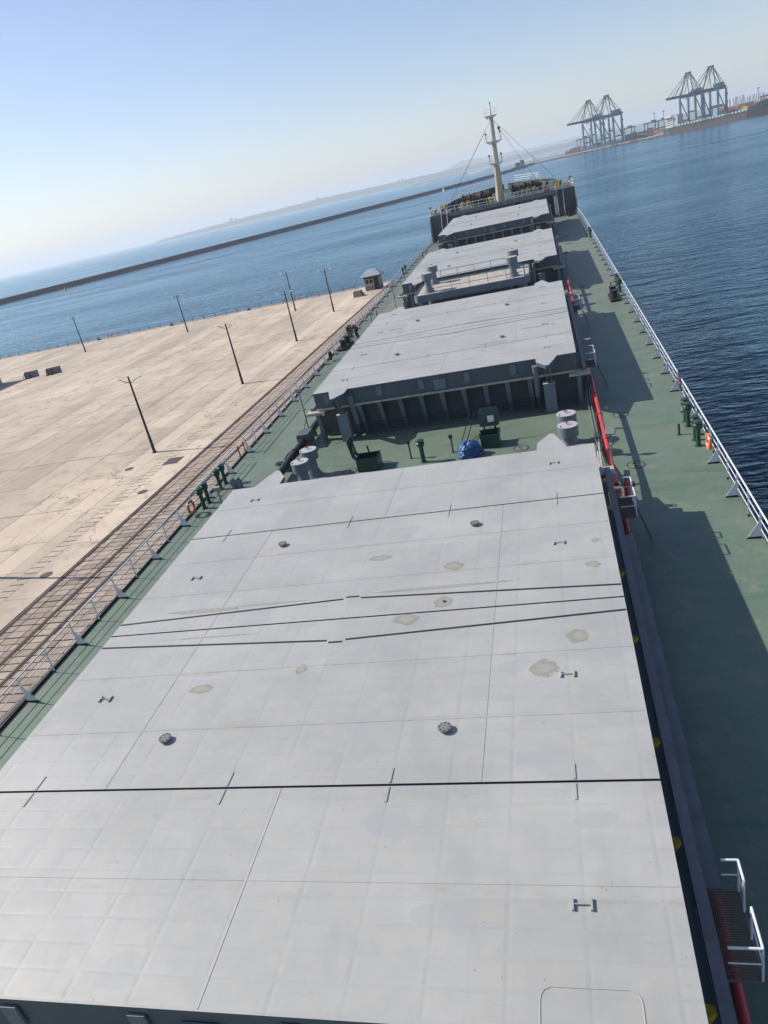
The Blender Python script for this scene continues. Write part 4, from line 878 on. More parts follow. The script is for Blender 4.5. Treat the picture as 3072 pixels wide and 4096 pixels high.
def winch(x0, x1, y, label, rope, seeds):
    t = empty('mooring_winch', label, 'winch', ((x0 + x1) / 2, y, FC), 'mooring winches on the forecastle', True); zc = FC + 1.15
    MB().box(x0 - .2, x1 + .2, y - .6, y + .6, FC + .004, FC + .22).part('base', M['slate'], t); MB().cyl((x0 - .3, y, zc), (x1 + .3, y, zc), .14, n=10).part('shaft', M['green'], t)
    x = x0; k = 0
    while x < x1 - .5:
        wdt = (1.35, .5, 1.1)[k % 3]; wdt = min(wdt, x1 - x); R_ = (1.0, .62, .95)[k % 3]
        for xe in (x, x + wdt): MB().lathe([(R_, -.05), (R_, .05)], (xe, y, zc), 22, 'x').part('drum_flange', M['rusty'] if k % 2 else M['slate'], t)
        if wdt > .7:
            d = MB(); nk = int(wdt / .13)
            for i in range(nk): d.torus((x + .09 + i * .13, y, zc), R_ * random.uniform(.62, .74), .085, 'x', 18, 6)
            d.part('rope_drum', M[rope], t, True)
        else: MB().cyl((x, y, zc), (x + wdt, y, zc), R_ * .6, n=16).part('drum', M['green'], t, True)
        for xe in (x - .09,): MB().ext([(xe, y - .5, FC + .2), (xe, y + .5, FC + .2), (xe, y + .15, zc + .2), (xe, y - .15, zc + .2)], (.06, 0, 0)).part('frame', M['green'], t)
        x += wdt + .22; k += 1
    MB().box(x1 - .6, x1 + .1, y + .7, y + 1.5, FC + .2, FC + 1.1).part('motor', M['green'], t)
winch(-7.2, -2.0, 150.5, 'mooring winch wound with pale rope on the quay side of the mast', 'brown', 1)
winch(1.9, 7.2, 150.5, 'mooring winch with big dark drums on the water side of the mast', 'rusty', 2)
winch(-5.0, -2.6, 146.6, 'small rope drum just behind the guard rail on the quay side', 'brown', 3)
def yvent(x, y, label, goose=True, group='yellow vents on the forecastle'):
    t = empty('yellow_vent', label, 'vent', (x, y, FC), group, True)
    if goose: MB().tube([(x, y, FC), (x, y, FC + 1.0)] + [(x + .22 * (1 - math.cos(a)), y, FC + 1.0 + .22 * math.sin(a)) for a in (.5, 1.0, 1.57, 2.1, 2.7, 3.14)] + [(x + .44, y, FC + .8)], .12, 10).part('pipe', M['yellow'], t, True)
    else:
        MB().cyl((x, y, FC), (x, y, FC + .75), .16, n=12).part('pipe', M['yellow'], t, True); MB().lathe([(.18, .68), (.33, .74), (.33, .95), (.24, 1.05), (.04, 1.12)], (x, y, FC), 16).part('hood', M['yellow'], t, True)
for x, y, g in ((-11.0, 145.5, 1), (-10.3, 146.2, 1), (10.2, 144.8, 1), (9.7, 145.6, 1), (11.7, 144.6, 1)): yvent(x, y, 'yellow gooseneck pipe at the outer end of the forecastle, ' + ('quay side' if x < 0 else 'water side'), True, 'yellow goosenecks ' + ('quay side' if x < 0 else 'water side'))
for x, y in ((-6.9, 143.0), (-5.9, 143.2)): yvent(x, y, 'yellow gooseneck pipe behind the guard rail on the quay side of the mast', True, 'yellow goosenecks behind the quay side rail')
for x, y in ((4.7, 143.1), (5.8, 143.1)): yvent(x, y, 'yellow gooseneck pipe behind the guard rail on the water side of the mast', True, 'yellow goosenecks behind the water side rail')
yvent(-1.75, 143.2, 'yellow mushroom vent standing right beside the foremast', False, None); yvent(-11.8, 144.0, 'yellow mushroom vent at the quay side corner of the forecastle', False, None)
floodlight(-12.45, 142.4, 1.35, PI, 'floodlight on the quay side corner of the forecastle', FC); floodlight(12.1, 142.6, 1.5, PI, 'floodlight on the water side corner of the forecastle', FC)
life_ring(-12.0, 142.05, FC + .6, 'y', 'faded', 'faded life ring on the forecastle rail at the quay side corner'); life_ring(11.6, 142.0, FC + .55, 'y', 'faded', 'faded life ring on the forecastle rail at the water side corner')
def rope_heap(x, y, label):
    m_ = MB()
    for k in range(9): m_.torus((x + random.uniform(-.12, .12), y + random.uniform(-.12, .12), FC + .06 + .07 * k), random.uniform(.3, .55), .05, 'z', 18, 6)
    m_.thing('rope_coil', M['brown'], label, 'rope', (x, y, FC), 'coils of rope on the forecastle', True, True)
rope_heap(-8.6, 142.9, 'coil of brown rope heaped at the head of the quay side stairs'); rope_heap(7.9, 143.4, 'coil of rope heaped at the head of the stairs by the door')
for x in (-8.1, 8.0): 
    t = empty('double_bollard', 'dark bollard pair on the forecastle, ' + ('quay side' if x < 0 else 'water side'), 'bollard', (x, 145, FC), 'forecastle bollards', True)
    MB().box(x - .35, x + .35, 144.2, 146.4, FC + .004, FC + .15).part('base', M['black'], t)
    for y_ in (144.7, 145.9): MB().lathe([(.22, .15), (.22, .75), (.28, .78), (.28, .85)], (x, y_, FC), 14).part('post', M['black'], t, True)

# ================================================================== on the quay
def lamp_post():
    t = empty('lamp_post', 'x', 'lamp post', (0, 0, 0), 'double arm lamp posts on the quay')
    MB().cyl((0, 0, 0), (0, 0, 1.2), .17, .15, 10).cyl((0, 0, 1.2), (0, 0, 8.0), .135, .085, 10).cyl((0, 0, 0), (0, 0, .06), .26, n=12).part('post', M['lamp'], t, True)
    for zc in (1.25, 1.55): MB().cyl((0, 0, zc), (0, 0, zc + .07), .18, n=10).part('band', M['lamp'], t)
    for s in (-1, 1):
        arm = MB().tube([(0, 0, 7.35), (s * .35, 0, 7.45), (s * .75, 0, 7.65), (s * .95, 0, 7.78)], .032, 6).part('arm', M['lamp'], t)
        MB().sphere((s * 1.18, 0, 7.83), .29, 12, 8, (1.0, .42, .26)).part('lamp_head', M['tape'], arm, True)
    return t
LP = lamp_post()
place = [(-34, 64.8, 'lamp post beside the paler strip, closest to the rusty steel plate'), (-33.8, 90.0, 'second lamp post along the paler strip, counting from the rusty steel plate'), (-33.8, 115.1, 'third lamp post along the paler strip, counting from the rusty steel plate'), (-33.9, 140.5, 'lamp post along the paler strip closest to the small hut'),
         (-96.8, 152.1, 'lamp post near the fence, the one closest to the concrete barriers'), (-70.7, 152.0, 'lamp post in the row near the fence, between two others of that row'), (-45.6, 152.7, 'lamp post in the row near the fence, the one closest to the hut'), (-34, 39.6, 'lamp post whose long shadow falls across the drain covers')]
for i, (x, y, lb) in enumerate(place):
    if i == 0: LP.location = (x, y, QUAY_Z); LP['label'] = lb
    else: clone(LP, (x, y, QUAY_Z), random.uniform(-.1, .1), lb)
t = empty('quay_fence', 'dark metal post and rail fence along the far edge of the quay', 'fence', (-90, 169.4, QUAY_Z))
fp_ = MB().cyl((0, 0, 0), (0, 0, 1.05), .065, n=6).mesh('post', M['fence'])
for k in range(47): inst(fp_, 'post', t, (-36 - 2.95 * k, 169.4, QUAY_Z))
for z in (.55, 1.03): MB().cyl((-36, 169.4, QUAY_Z + z), (-171.7, 169.4, QUAY_Z + z), .045, n=6).part('rail', M['fence'], t)
for x, lb in ((-49.8, 'orange life ring on the quay fence between the lamp posts and the hut'), (-99.8, 'orange life ring on the quay fence behind the concrete barriers')):
    t = empty('life_ring', lb, 'life ring', (x, 169.25, QUAY_Z + .7), 'life rings on the quay fence'); MB().torus((x, 169.25, QUAY_Z + .65), .33, .09, 'y', 20, 8).part('ring', M['orange'], t, True)
for x in (-62.5, -83.0, -103.5): MB().ext([(x - .5, 169.0, QUAY_Z), (x + .5, 169.0, QUAY_Z), (x + .3, 169.0, QUAY_Z + .35), (x - .2, 169.0, QUAY_Z + .42)], (0, .4, 0)).thing('mooring_bitt', M['black'], 'small black mooring bitt at the foot of the quay fence', 'bitt', (x, 169, QUAY_Z), 'bitts at the quay fence')
# guard hut
hx0, hx1, hy0, hy1 = -31.9, -28.5, 161.7, 164.7; Qz = QUAY_Z
t = empty('guard_hut', 'small guard hut with ribbed metal hip roof at the quay corner', 'hut', ((hx0 + hx1) / 2, 163, Qz))
MB().box(hx0, hx1, hy0, hy1, Qz, Qz + .95).part('plinth', M['block'], t)
MB().box(hx0, hx1 - 1.35, hy0 + .02, hy1, Qz + .954, Qz + 1.4).box(hx1 - .14, hx1, hy0 + .02, hy1, Qz + .954, Qz + 2.55).box(hx0, hx0 + .14, hy0 + .02, hy1, Qz + 1.404, Qz + 2.55).box(hx0 + .14, hx1 - .14, hy1 - .1, hy1, Qz + .954, Qz + 2.55).part('wall', M['hutwall'], t)
wn = MB().box(hx0 + .14, hx1 - 1.42, hy0 + .1, hy0 + .13, Qz + 1.41, Qz + 2.3).part('window', M['glass'], t); fr = MB()
for x in (hx0 + .16, hx0 + 1.05, hx1 - 1.4): fr.box(x - .04, x + .04, hy0 + .03, hy0 + .09, Qz + 1.41, Qz + 2.3)
fr.box(hx0 + .14, hx1 - 1.36, hy0 + .02, hy0 + .1, Qz + 2.3, Qz + 2.36).part('window_frame', M['white'], wn)
MB().box(hx1 - 1.34, hx1 - .18, hy0 + .18, hy0 + .22, Qz + .96, Qz + 2.5).box(hx1 - 1.34, hx1 - .18, hy0 - .012, hy0 - .004, Qz + .05, Qz + .95).part('door', M['black'], t)
MB().box(hx0 - .05, hx1 + .05, hy0 - .05, hy1 + .05, Qz + 2.56, Qz + 2.95).part('fascia', M['hutwood'], t)
ex0, ex1, ey0, ey1, ez, rz_ = hx0 - .6, hx1 + .6, hy0 - .6, hy1 + .6, Qz + 2.96, Qz + 4.25; cxm = (hy0 + hy1) / 2
MB().box(ex0, ex1, ey0, ey1, ez - .12, ez).part('eave', M['hutwood'], t)
rf = MB().add([(ex0, ey0, ez + .004), (ex1, ey0, ez + .004), (ex1, ey1, ez + .004), (ex0, ey1, ez + .004), (ex0 + 1.4, cxm, rz_), (ex1 - 1.4, cxm, rz_)], [(0, 1, 5, 4), (1, 2, 5), (2, 3, 4, 5), (3, 0, 4), (3, 2, 1, 0)]).part('roof', M['roofm'], t)
for k in range(17):
    x = ex0 + .13 + k * (ex1 - ex0 - .26) / 16; f_ = min(1, (x - ex0) / 1.4, (ex1 - x) / 1.4); MB().bar((x, ey0, ez + .02), (x, ey0 + (cxm - ey0) * f_, ez + (rz_ - ez) * f_ + .02), .09, .06).part('roof_rib', M['tape'], rf)
# concrete blocks
def barrier(x, y, rz, label):
    t = empty('concrete_barrier', label, 'barrier', (x, y, QUAY_Z), 'concrete barriers with steel legs'); c, s = math.cos(rz), math.sin(rz)
    P = lambda u, v, z: (x + u * c - v * s, y + u * s + v * c, QUAY_Z + z)
    MB().ext([P(-1.5, -.12, .02), P(1.5, -.12, .02), P(1.42, .1, 1.28), P(-1.45, .1, 1.25)], Vector(P(0, .3, 0)) - Vector(P(0, 0, 0))).part('slab', M['block'], t)
    for u in (-1.35, -.35): MB().tube([P(u, -.16, 1.0), P(u + .1, -1.1, .05), P(u + .5, -.3, .05), P(u, -.16, .95)], .07, 6).part('leg', M['black'], t)
barrier(-94.7, 129.0, .1, 'leaning concrete barrier on steel legs next to the dark shadow'); barrier(-89.2, 128.6, .2, 'leaning concrete barrier on steel legs, the one away from the dark shadow')
MB().ext([(-33.2, 154.9, Qz), (-30.9, 154.6, Qz), (-31.6, 154.8, Qz + 1.15), (-33.1, 155, Qz + 1.2)], (.1, 1.3, 0)).thing('concrete_block', M['block'], 'wedge shaped concrete block standing before the guard hut', 'block', (-32, 155, Qz))
MB().box(-35.2, -33.6, 163.6, 165.0, Qz, Qz + .22).thing('concrete_block', M['block'], 'low flat concrete block between the hut and the fence', 'block', (-34.4, 164.3, Qz))
for k in range(16):
    x = random.uniform(-27.4, -17); y = random.uniform(158, 168.5); r_ = random.uniform(.25, .6); mb = MB().sphere((x, y, Qz + r_ * .5), r_, 7, 5, (random.uniform(.8, 1.4), random.uniform(.8, 1.3), random.uniform(.6, .9)))
    for v in mb.v: v += Vector((random.uniform(-.1, .1), random.uniform(-.1, .1), random.uniform(-.06, .06))) * r_
    mb.thing('rubble_stone', M['rock'], 'reddish rubble stone in the heap between the hut and the ship', 'stone', (x, y, Qz), 'rubble stones beside the hut')
MB().box(-113, -102.2, 116.5, 129.4, Qz, Qz + 5.2).box(-113.2, -102.0, 116.3, 129.6, Qz + 5.2, Qz + 5.4).thing('storage_shed', M['hutwall'], 'plain storage shed on the quay that throws the dark shadow by the barriers', 'shed', (-108, 122, Qz))

# ================================================================== far side of the harbour
TU = Vector((.783, -.622, 0)); TV = Vector((-.622, -.783, 0)); TO = Vector((0, 1870, 0)); TZ = -4.2     # terminal quay: along, towards water
def tq(px, row, off=0.0):
    """distance along the terminal quay line (moved inland by off) where the pixel column meets it"""
    d = pixdir(px, row); a = TO - TV * off; det = d.x * (-TU.y) + TU.x * d.y
    bx, by = a.x - CAM.x, a.y - CAM.y; return (d.x * by - d.y * bx) / det if False else ((bx * d.y - by * d.x) / (TU.y * d.x - TU.x * d.y))
def T3(t, off, z): p_ = TO + TU * t - TV * off; return Vector((p_.x, p_.y, z))
def onwater(px, row, z=WATER_Z): d = pixdir(px, row); k = (z - CAM.z) / d.z; return CAM + d * k
tg = MB(); A = [T3(-62, 0, 0), T3(760, 0, 0), T3(760, 900, 0), T3(150, 900, 0), T3(20, 260, 0), T3(-10, 26, 0), T3(-62, 26, 0)]
tgo = tg.prism([(p_.x, p_.y) for p_ in A], -12, TZ).thing('terminal_ground', M['yard'], None, None, kind='structure')
for k in range(48):
    t0 = -62 + k * 15; MB().ext([T3(t0, -.5, TZ - 1.3), T3(t0 + 14.6, -.5, TZ - 1.3), T3(t0 + 14.6, -.5, TZ + .15), T3(t0, -.5, TZ + .15)], -TV * 3).part('cope_beam', M['strip'], tgo)
    MB().ext([T3(t0 + 6, -.5, -8.6), T3(t0 + 8.2, -.5, -8.6), T3(t0 + 8.2, -.5, TZ - 1.3), T3(t0 + 6, -.5, TZ - 1.3)], TV * .9).part('fender', M['black'], tgo)
# ship-to-shore cranes
def sts():
    t = empty('container_crane', 'x', 'crane', (0, 0, 0), 'quayside container cranes')
    P = lambda u, v, z: tuple(TU * u + TV * v + Vector((0, 0, z)))
    H, AP, G, Wd = 53, 91, -30, 15
    for u in (-Wd, Wd):
        for v in (0, G): MB().bar(P(u, v, 1), P(u, v, H - (0 if v == 0 else 1)), 2.9, 2.9, TU).part('leg', M['crane'], t)
        MB().bar(P(u, -1, H - 4), P(u, G + 1, 16), 1.3, 1.3).part('brace', M['crdark'], t); MB().bar(P(u, 0, 14.5), P(u, G, 14.5), 1.5, 2.6).part('portal_beam', M['crane'], t)
        MB().bar(P(u * .8, 1, H + 3), P(u * .28, -6, AP), 1.6, 1.6, TU).part('frame_leg', M['crane'], t); MB().bar(P(u * .28, -7, AP - 1), P(u * .7, G + 4, H + 3), 1.1, 1.1).part('back_leg', M['crane'], t)
    for v in (0, G): MB().bar(P(-Wd, v, 3.2), P(Wd, v, 3.2), 2.4, 2.4).part('sill_beam', M['crane'], t)
    for v in (0, G): MB().bar(P(-Wd, v, H), P(Wd, v, H), 1.8, 2.4).part('cross_beam', M['crane'], t)
    for u in (-4, 4): MB().bar(P(u, 66, H + 2.4), P(u, G - 22, H + 2.4), 1.8, 3.8).part('boom_girder', M['crdark'], t)
    for k in range(12): v = 64 - k * 9.5; MB().bar(P(-4, v, H + 3), P(4, v, H + 3), 1, 1).part('tie_beam', M['crdark'], t)
    MB().bar(P(-5, -6, AP + .6), P(5, -6, AP + .6), 4.2, 3.0).part('apex', M['crdark'], t)
    for u in (-4, 4):
        for v in (60, 36, 18): MB().bar(P(u, v, H + 4), P(u * .9, -5, AP), .7, .7).part('forestay', M['crdark'], t)
        MB().bar(P(u, G - 20, H + 4), P(u * .9, -7, AP), .7, .7).part('backstay', M['crdark'], t)
    b = [P(-5.5, G + 6, H + 4.2), P(5.5, G + 6, H + 4.2), P(5.5, G - 14, H + 4.2), P(-5.5, G - 14, H + 4.2)]
    MB().ext(b, (0, 0, 6.5)).part('machinery_house', M['crane'], t)
    b = [P(-1.5, 6, H - 4), P(1.5, 6, H - 4), P(1.5, 3, H - 4), P(-1.5, 3, H - 4)]; MB().ext(b, (0, 0, 3.6)).part('operator_cab', M['boatwhite'], t)
    MB().bar(P(-6, -14, 27), P(6, -14, 27), 2.2, 2.4).part('spreader', M['black'], t)
    for u in (-3, 3): MB().bar(P(u, -14, 28), P(u, -14, H), .25, .25).part('hoist_rope', M['crdark'], t)
    for k in range(8): MB().bar(P(Wd + 1.8, G + (2 if k % 2 else -2), 6 + 6 * k), P(Wd + 1.8, G + (-2 if k % 2 else 2), 12 + 6 * k), .9, .4).part('stair_flight', M['crdark'], t)
    for u in (-Wd, Wd):
        for v in (0, G): MB().bar(P(u - 4, v, .8), P(u + 4, v, .8), 1.6, 1.6).part('bogie', M['black'], t)
    return t
ST = sts(); cr = [(2352, 395, 'teal container crane whose boom reaches farthest over water beyond the striped light tower'), (2424, 370, 'teal container crane just inland of the one next to the striped light tower'), (2752, 285, 'teal container crane beside the cream superstructure of the green ship'), (2842, 255, 'teal container crane over the middle of the green ship')]
cr = [(a, b, l) for a, b, l in cr]
for i, (px_, row, lb) in enumerate(cr):
    loc = T3(tq(px_, row, 10), 4, TZ)
    if i == 0: ST.location = loc; ST['label'] = lb
    else: clone(ST, loc, 0, lb)
# yard gantries
def rtg():
    t = empty('yard_gantry', 'x', 'gantry crane', (0, 0, 0), 'yard gantry cranes'); P = lambda u, v, z: tuple(TU * u + TV * v + Vector((0, 0, z)))
    for u in (-12, 12):
        for v in (-6, 6): MB().bar(P(u, v, 0), P(u, v, 24), 1.3, 1.3, TU).part('leg', M['crane'], t)
        MB().bar(P(u, -6, 2), P(u, 6, 2), 1.2, 1.6).part('sill_beam', M['crane'], t)
    for v in (-5, 5): MB().bar(P(-15, v, 24.6), P(15, v, 24.6), 1.2, 2.2).part('girder', M['crdark'], t)
    MB().ext([P(2, -5, 25.8), P(8, -5, 25.8), P(8, 5, 25.8), P(2, 5, 25.8)], (0, 0, 2.6)).part('trolley', M['crdark'], t); return t
RT = rtg(); rl = [(2335, 580, 62, 'teal yard gantry behind the legs of the crane next to the striped light tower'), (2512, 520, 80, 'teal yard gantry between the two pairs of container cranes'), (2606, 500, 72, 'teal yard gantry behind the stacks, away from the green ship'), (2648, 495, 72, 'teal yard gantry right behind the cream superstructure'), (2868, 450, 90, 'teal yard gantry under the crane over the middle of the green ship'), (3078, 395, 120, 'teal yard gantry behind the bow of the green ship')]
for i, (px_, row, off, lb) in enumerate(rl):
    loc = T3(tq(px_, row, off), off, TZ)
    if i == 0: RT.location = loc; RT['label'] = lb
    else: clone(RT, loc, 0, lb)
for px_, row, off, lb in ((2619, 500, 130, 'thin yard light mast above the gantries away from the green ship'), (2656, 490, 120, 'thin yard light mast right behind the gantry at the green ship'), (3033, 400, 140, 'thin yard light mast behind the bow of the green ship'), (2362, 560, 120, 'thin yard light mast between the legs of the cranes')):
    p_ = T3(tq(px_, row, off), off, TZ); t = empty('light_mast', lb, 'light mast', p_, 'yard light masts')
    MB().cyl(p_, p_ + Vector((0, 0, 40)), .7, .4, 8).part('pole', M['crdark'], t); MB().cyl(p_ + Vector((0, 0, 40)), p_ + Vector((0, 0, 41.5)), 2.6, n=10).part('lamp_ring', M['crdark'], t)
# containers, long side along the quay
cme = []
for mt in CONT:
    P = lambda u, v, z: tuple(TU * u + TV * v + Vector((0, 0, z)))
    m_ = MB().ext([P(-6.05, -1.2, 0), P(6.05, -1.2, 0), P(6.05, 1.2, 0), P(-6.05, 1.2, 0)], (0, 0, 2.55)).mesh('shipping_container', mt); cme.append(m_)
def stack(t0, t1, off, tiers, weights, where, nrow=1):
    t_ = t0
    while t_ + 12.2 <= t1:
        hgt = max(1, tiers + random.choice((-1, 0, 0, 0, 1)))
        for k in range(hgt):
            ci = random.choice(weights); o = bpy.data.objects.new('shipping_container', cme[ci]); COL.objects.link(o); o.location = T3(t_ + 6.1, off, TZ + .01 + k * 2.6)
            tag(o, '%s shipping container %s' % (CNAME[ci], where), 'container', 'containers ' + where)
        t_ += 12.9
stack(tq(2262, 610, 30), tq(2322, 600, 30), 30, 4, (0, 1, 1, 2, 4, 4, 0), 'stacked in the end row by the striped light tower')
stack(tq(2330, 590, 78), tq(2505, 560, 78), 78, 3, (0, 1, 5, 2, 1), 'stacked behind the first pair of cranes')
stack(tq(2500, 550, 34), tq(2668, 520, 34), 34, 5, (2, 2, 4, 1, 0, 2), 'stacked between the cranes and the stern of the green ship')
stack(tq(2690, 500, 70), tq(3072, 420, 70), 70, 5, (1, 4, 6, 5, 0, 3), 'stacked in the yard row behind the green ship')
stack(tq(2880, 450, 125), tq(3085, 400, 125), 125, 8, (0, 1, 1, 7, 4), 'in the high back stacks by the green ship\'s bow')
# moored container ship
s0, s1 = tq(2664, 530, -18), tq(3072, 420, -18); LS = s1 - s0
t = empty('container_ship', 'green and red container ship with cream superstructure moored under the cranes', 'ship', T3((s0 + s1) / 2, -18, WATER_Z)); n_ = 26
def hullpart(z0f, z1f, name, mat):
    mb = MB(); rows = []
    for k in range(n_ + 1):
        f_ = k / n_; s = s0 + LS * f_
        hb = 15 * min(1, (.35 + f_ * 9) if f_ < .08 else 1, max(.02, (1 - f_) / .16) ** .65)
        za, zb_ = z0f(f_), z1f(f_); fl = 1.0 + (.25 if f_ > .85 else 0)
        ofs = (LS * .03 * max(0, (f_ - .86) / .14), -LS * .03 * max(0, .06 - f_) / .06)
        for side in (-1, 1):
            for j, z in enumerate((za, zb_)):
                sh = (sum(ofs)) * ((z - WATER_Z) / 14); q_ = T3(s + sh, -18 + side * hb * (.92 if j == 0 and name == 'hull_bottom' else 1), z); mb.v.append(q_)
    for k in range(n_):
        a = k * 4; mb.f += [(a, a + 4, a + 5, a + 1), (a + 3, a + 7, a + 6, a + 2), (a + 1, a + 5, a + 7, a + 3)]
    mb.f += [(0, 1, 3, 2), (n_ * 4 + 2, n_ * 4 + 3, n_ * 4 + 1, n_ * 4)]
    return mb.part(name, mat, t)
wl = lambda f_: WATER_Z - 2; bt = lambda f_: WATER_Z + 6 + 1.5 * f_ + max(0, (f_ - .85)) * 24 - max(0, .1 - f_) * 40; dkz = lambda f_: WATER_Z + 12 + (8.5 * min(1, (f_ - .84) / .08) if f_ > .84 else 0) + max(0, f_ - .92) * 40
hullpart(wl, bt, 'hull_bottom', M['shipred']); hullpart(bt, dkz, 'hull_topsides', M['shipgreen'])
def sbox(f0, f1, v0, v1, z0, z1, name, mat, par=None): 
    a = [T3(s0 + LS * f0, -18 + v0, z0), T3(s0 + LS * f1, -18 + v0, z0), T3(s0 + LS * f1, -18 + v1, z0), T3(s0 + LS * f0, -18 + v1, z0)]; return MB().ext(a, (0, 0, z1 - z0)).part(name, mat, par or t)
D = WATER_Z + 12.02
su = sbox(.035, .115, -11, 11, D, D + 17, 'superstructure', M['cream']); sbox(.03, .10, -14, 14, D + 17.02, D + 20, 'bridge', M['boatwhite'], su); sbox(.118, .16, -10, 10, D, D + 19, 'funnel_casing', M['tower'], su)
for k in range(4): sbox(.033, .034, -9, 9, D + 3.2 + 3.6 * k, D + 4.6 + 3.6 * k, 'window_band', M['glass'], su)
for k in range(4): sbox(.04, .11, -11.2, -11.05, D + 3.2 + 3.6 * k, D + 4.4 + 3.6 * k, 'window_band', M['glass'], su)
MB().cyl(T3(s0 + LS * .07, -18, D + 20), T3(s0 + LS * .07, -18, D + 33), .5, .25, 6).part('radar_mast', M['tower'], su); MB().bar(T3(s0 + LS * .055, -18, D + 28), T3(s0 + LS * .085, -18, D + 28), .6, .6).part('radar', M['tower'], su)
for k in range(22): f_ = .18 + k * .031; sbox(f_, f_ + .014, -14.6, -14.2, D, D + 2.4, 'lashing_frame', M['boatwhite'])
for k in range(3): MB().bar(T3(s0 + LS * .17, -3.4 - 14.7 * 0, D + .6 + k * .5), T3(s0 + LS * .84, -3.4, D + .6 + k * .5), .2, .2).part('deck_rail', M['boatwhite'], t)
sbox(.80, .845, -12, 12, D, D + 7, 'breakwater_plate', M['yellow']); MB().cyl(T3(s0 + LS * .925, -18, D + 9), T3(s0 + LS * .925, -18, D + 27), .8, .5, 8).part('foremast', M['cream'], t)
for k in range(2): MB().bar(T3(s0 - 40 + 6 * k, 4, TZ + .4), T3(s0 + 3, -18, D - 2), .25, .25).part('mooring_line', M['tape'], t)
# lighthouse, sheds on the pier head
lt = onwater(2134, 652, TZ); t = empty('light_tower', 'small red and white striped light tower on the pier head', 'light tower', lt)
for k in range(6): MB().cyl(lt + Vector((0, 0, 2.2 * k)), lt + Vector((0, 0, 2.2 * k + 2.19)), 1.25 - .09 * k, 1.16 - .09 * k, 12).part('band', M['redd'] if k % 2 else M['boatwhite'], t, True)
MB().cyl(lt, lt + Vector((0, 0, .8)), 2.4, n=12).part('base', M['block'], t); MB().cyl(lt + Vector((0, 0, 13.2)), lt + Vector((0, 0, 13.5)), 1.6, n=12).cyl(lt + Vector((0, 0, 13.5)), lt + Vector((0, 0, 15)), .7, n=10).part('lantern', M['redd'], t)
for px_, row, w_, h_, m_, lb in ((2072, 662, 9, 8.5, 'crane', 'small blue shed at the root of the dark breakwater'), (2090, 655, 8, 11, 'slate', 'dark tall shed next to the blue one at the breakwater root')):
    p_ = onwater(px_, row + 8, -5); MB().box(p_.x - w_ / 2, p_.x + w_ / 2, p_.y + 2, p_.y + 12, -6.5, -5 + h_).box(p_.x - w_ / 2 - .4, p_.x + w_ / 2 + .4, p_.y + 1.6, p_.y + 12.4, -5 + h_ + .01, -4.6 + h_).thing('shed', M[m_], lb, 'shed', (p_.x, p_.y + 6, -5))
# long dark breakwater, built of wall sections
bl = [(-700, 300), (-560, 490), (-430, 668), (-356, 795), (-244, 985), (-97, 1286), (-48, 1500), (-10, 1720), (0, 1822)]
bwk = empty('breakwater', 'long dark concrete breakwater wall crossing the sea beyond the quay', 'breakwater', (-244, 985, WATER_Z))
for (xa, ya), (xb, yb) in zip(bl, bl[1:]):
    L_ = math.hypot(xb - xa, yb - ya); n2 = max(1, int(L_ / 40))
    for k in range(n2):
        a = Vector((xa + (xb - xa) * k / n2, ya + (yb - ya) * k / n2, 0)); b = Vector((xa + (xb - xa) * (k + .992) / n2, ya + (yb - ya) * (k + .992) / n2, 0)); d = (b - a).normalized(); nn_ = Vector((-d.y, d.x, 0))
        pr = [(-5, -3), (5, -3), (4, 1.0), (2.2, 1.2), (2.0, 4.4), (-2.5, 4.4), (-3.2, 1.0)]
        MB().ext([a - nn_ * p0 + Vector((0, 0, WATER_Z + z_ + random.uniform(-.06, .06))) for p0, z_ in pr], b - a).part('wall_section', M['wall'], bwk)
for k in range(40):
    p_ = onwater(2060 + k * 1.35, 676 - k * .30, -7) + Vector((0, random.uniform(0, 9), 0)); r_ = random.uniform(1.0, 2.4); mb = MB().sphere(p_, r_, 6, 4, (1.2, 1, .8))
    for v in mb.v: v += Vector((random.uniform(-.3, .3), random.uniform(-.3, .3), random.uniform(-.2, .2))) * r_ * .5
    mb.thing('armour_stone', M['palerock'], 'pale armour stone heaped where the dark breakwater meets the pier', 'stone', p_, 'armour stones at the pier')
# buoys
for px_, row, m_, lb in ((262, 1162, 'yellow', 'small yellow buoy floating before the dark breakwater'), (1775, 764, 'cream', 'small pale buoy floating before the breakwater close to the mast stays')):
    p_ = onwater(px_, row); t = empty('buoy', lb, 'buoy', p_, 'buoys before the breakwater'); k_ = (p_ - CAM).length / 640
    MB().lathe([(.9 * k_, -.3), (1.0 * k_, .3), (.55 * k_, .9 * k_), (.28 * k_, 2.4 * k_), (.1, 3.0 * k_)], p_, 12).part('float', M[m_], t, True); MB().cyl(p_ + Vector((0, 0, 3.0 * k_)), p_ + Vector((0, 0, 3.6 * k_)), .12, n=6).part('topmark', M['lamp'], t)
# sand bar and low spits
def bar_land(name, pts, width, top, mat):
    mb = MB(); n3 = len(pts)
    for (px_, row) in pts:
        p_ = onwater(px_, row); d = Vector((p_.x - CAM.x, p_.y - CAM.y, 0)).normalized()
        for k, z_ in ((0, -.4), (.1, top), (.85, top * 1.1), (1, -.4)): mb.v.append(p_ + d * width * k + Vector((0, 0, z_ + random.uniform(-.15, .15) * top)))
    for i in range(n3 - 1):
        for k in range(3): a = i * 4 + k; mb.f.append((a, a + 4, a + 5, a + 1))
    return mb.thing(name, mat, None, None, kind='structure')
bar_land('sand_bar', [(1874, 698), (1890, 695), (1925, 687), (1960, 678), (2000, 668), (2060, 655), (2130, 640), (2200, 624), (2290, 604)], 420, 3.4, M['sand'])
bar_land('spit', [(1640, 744), (1700, 731), (1760, 716), (1820, 701), (1872, 692)], 120, 2.6, M['coast'])
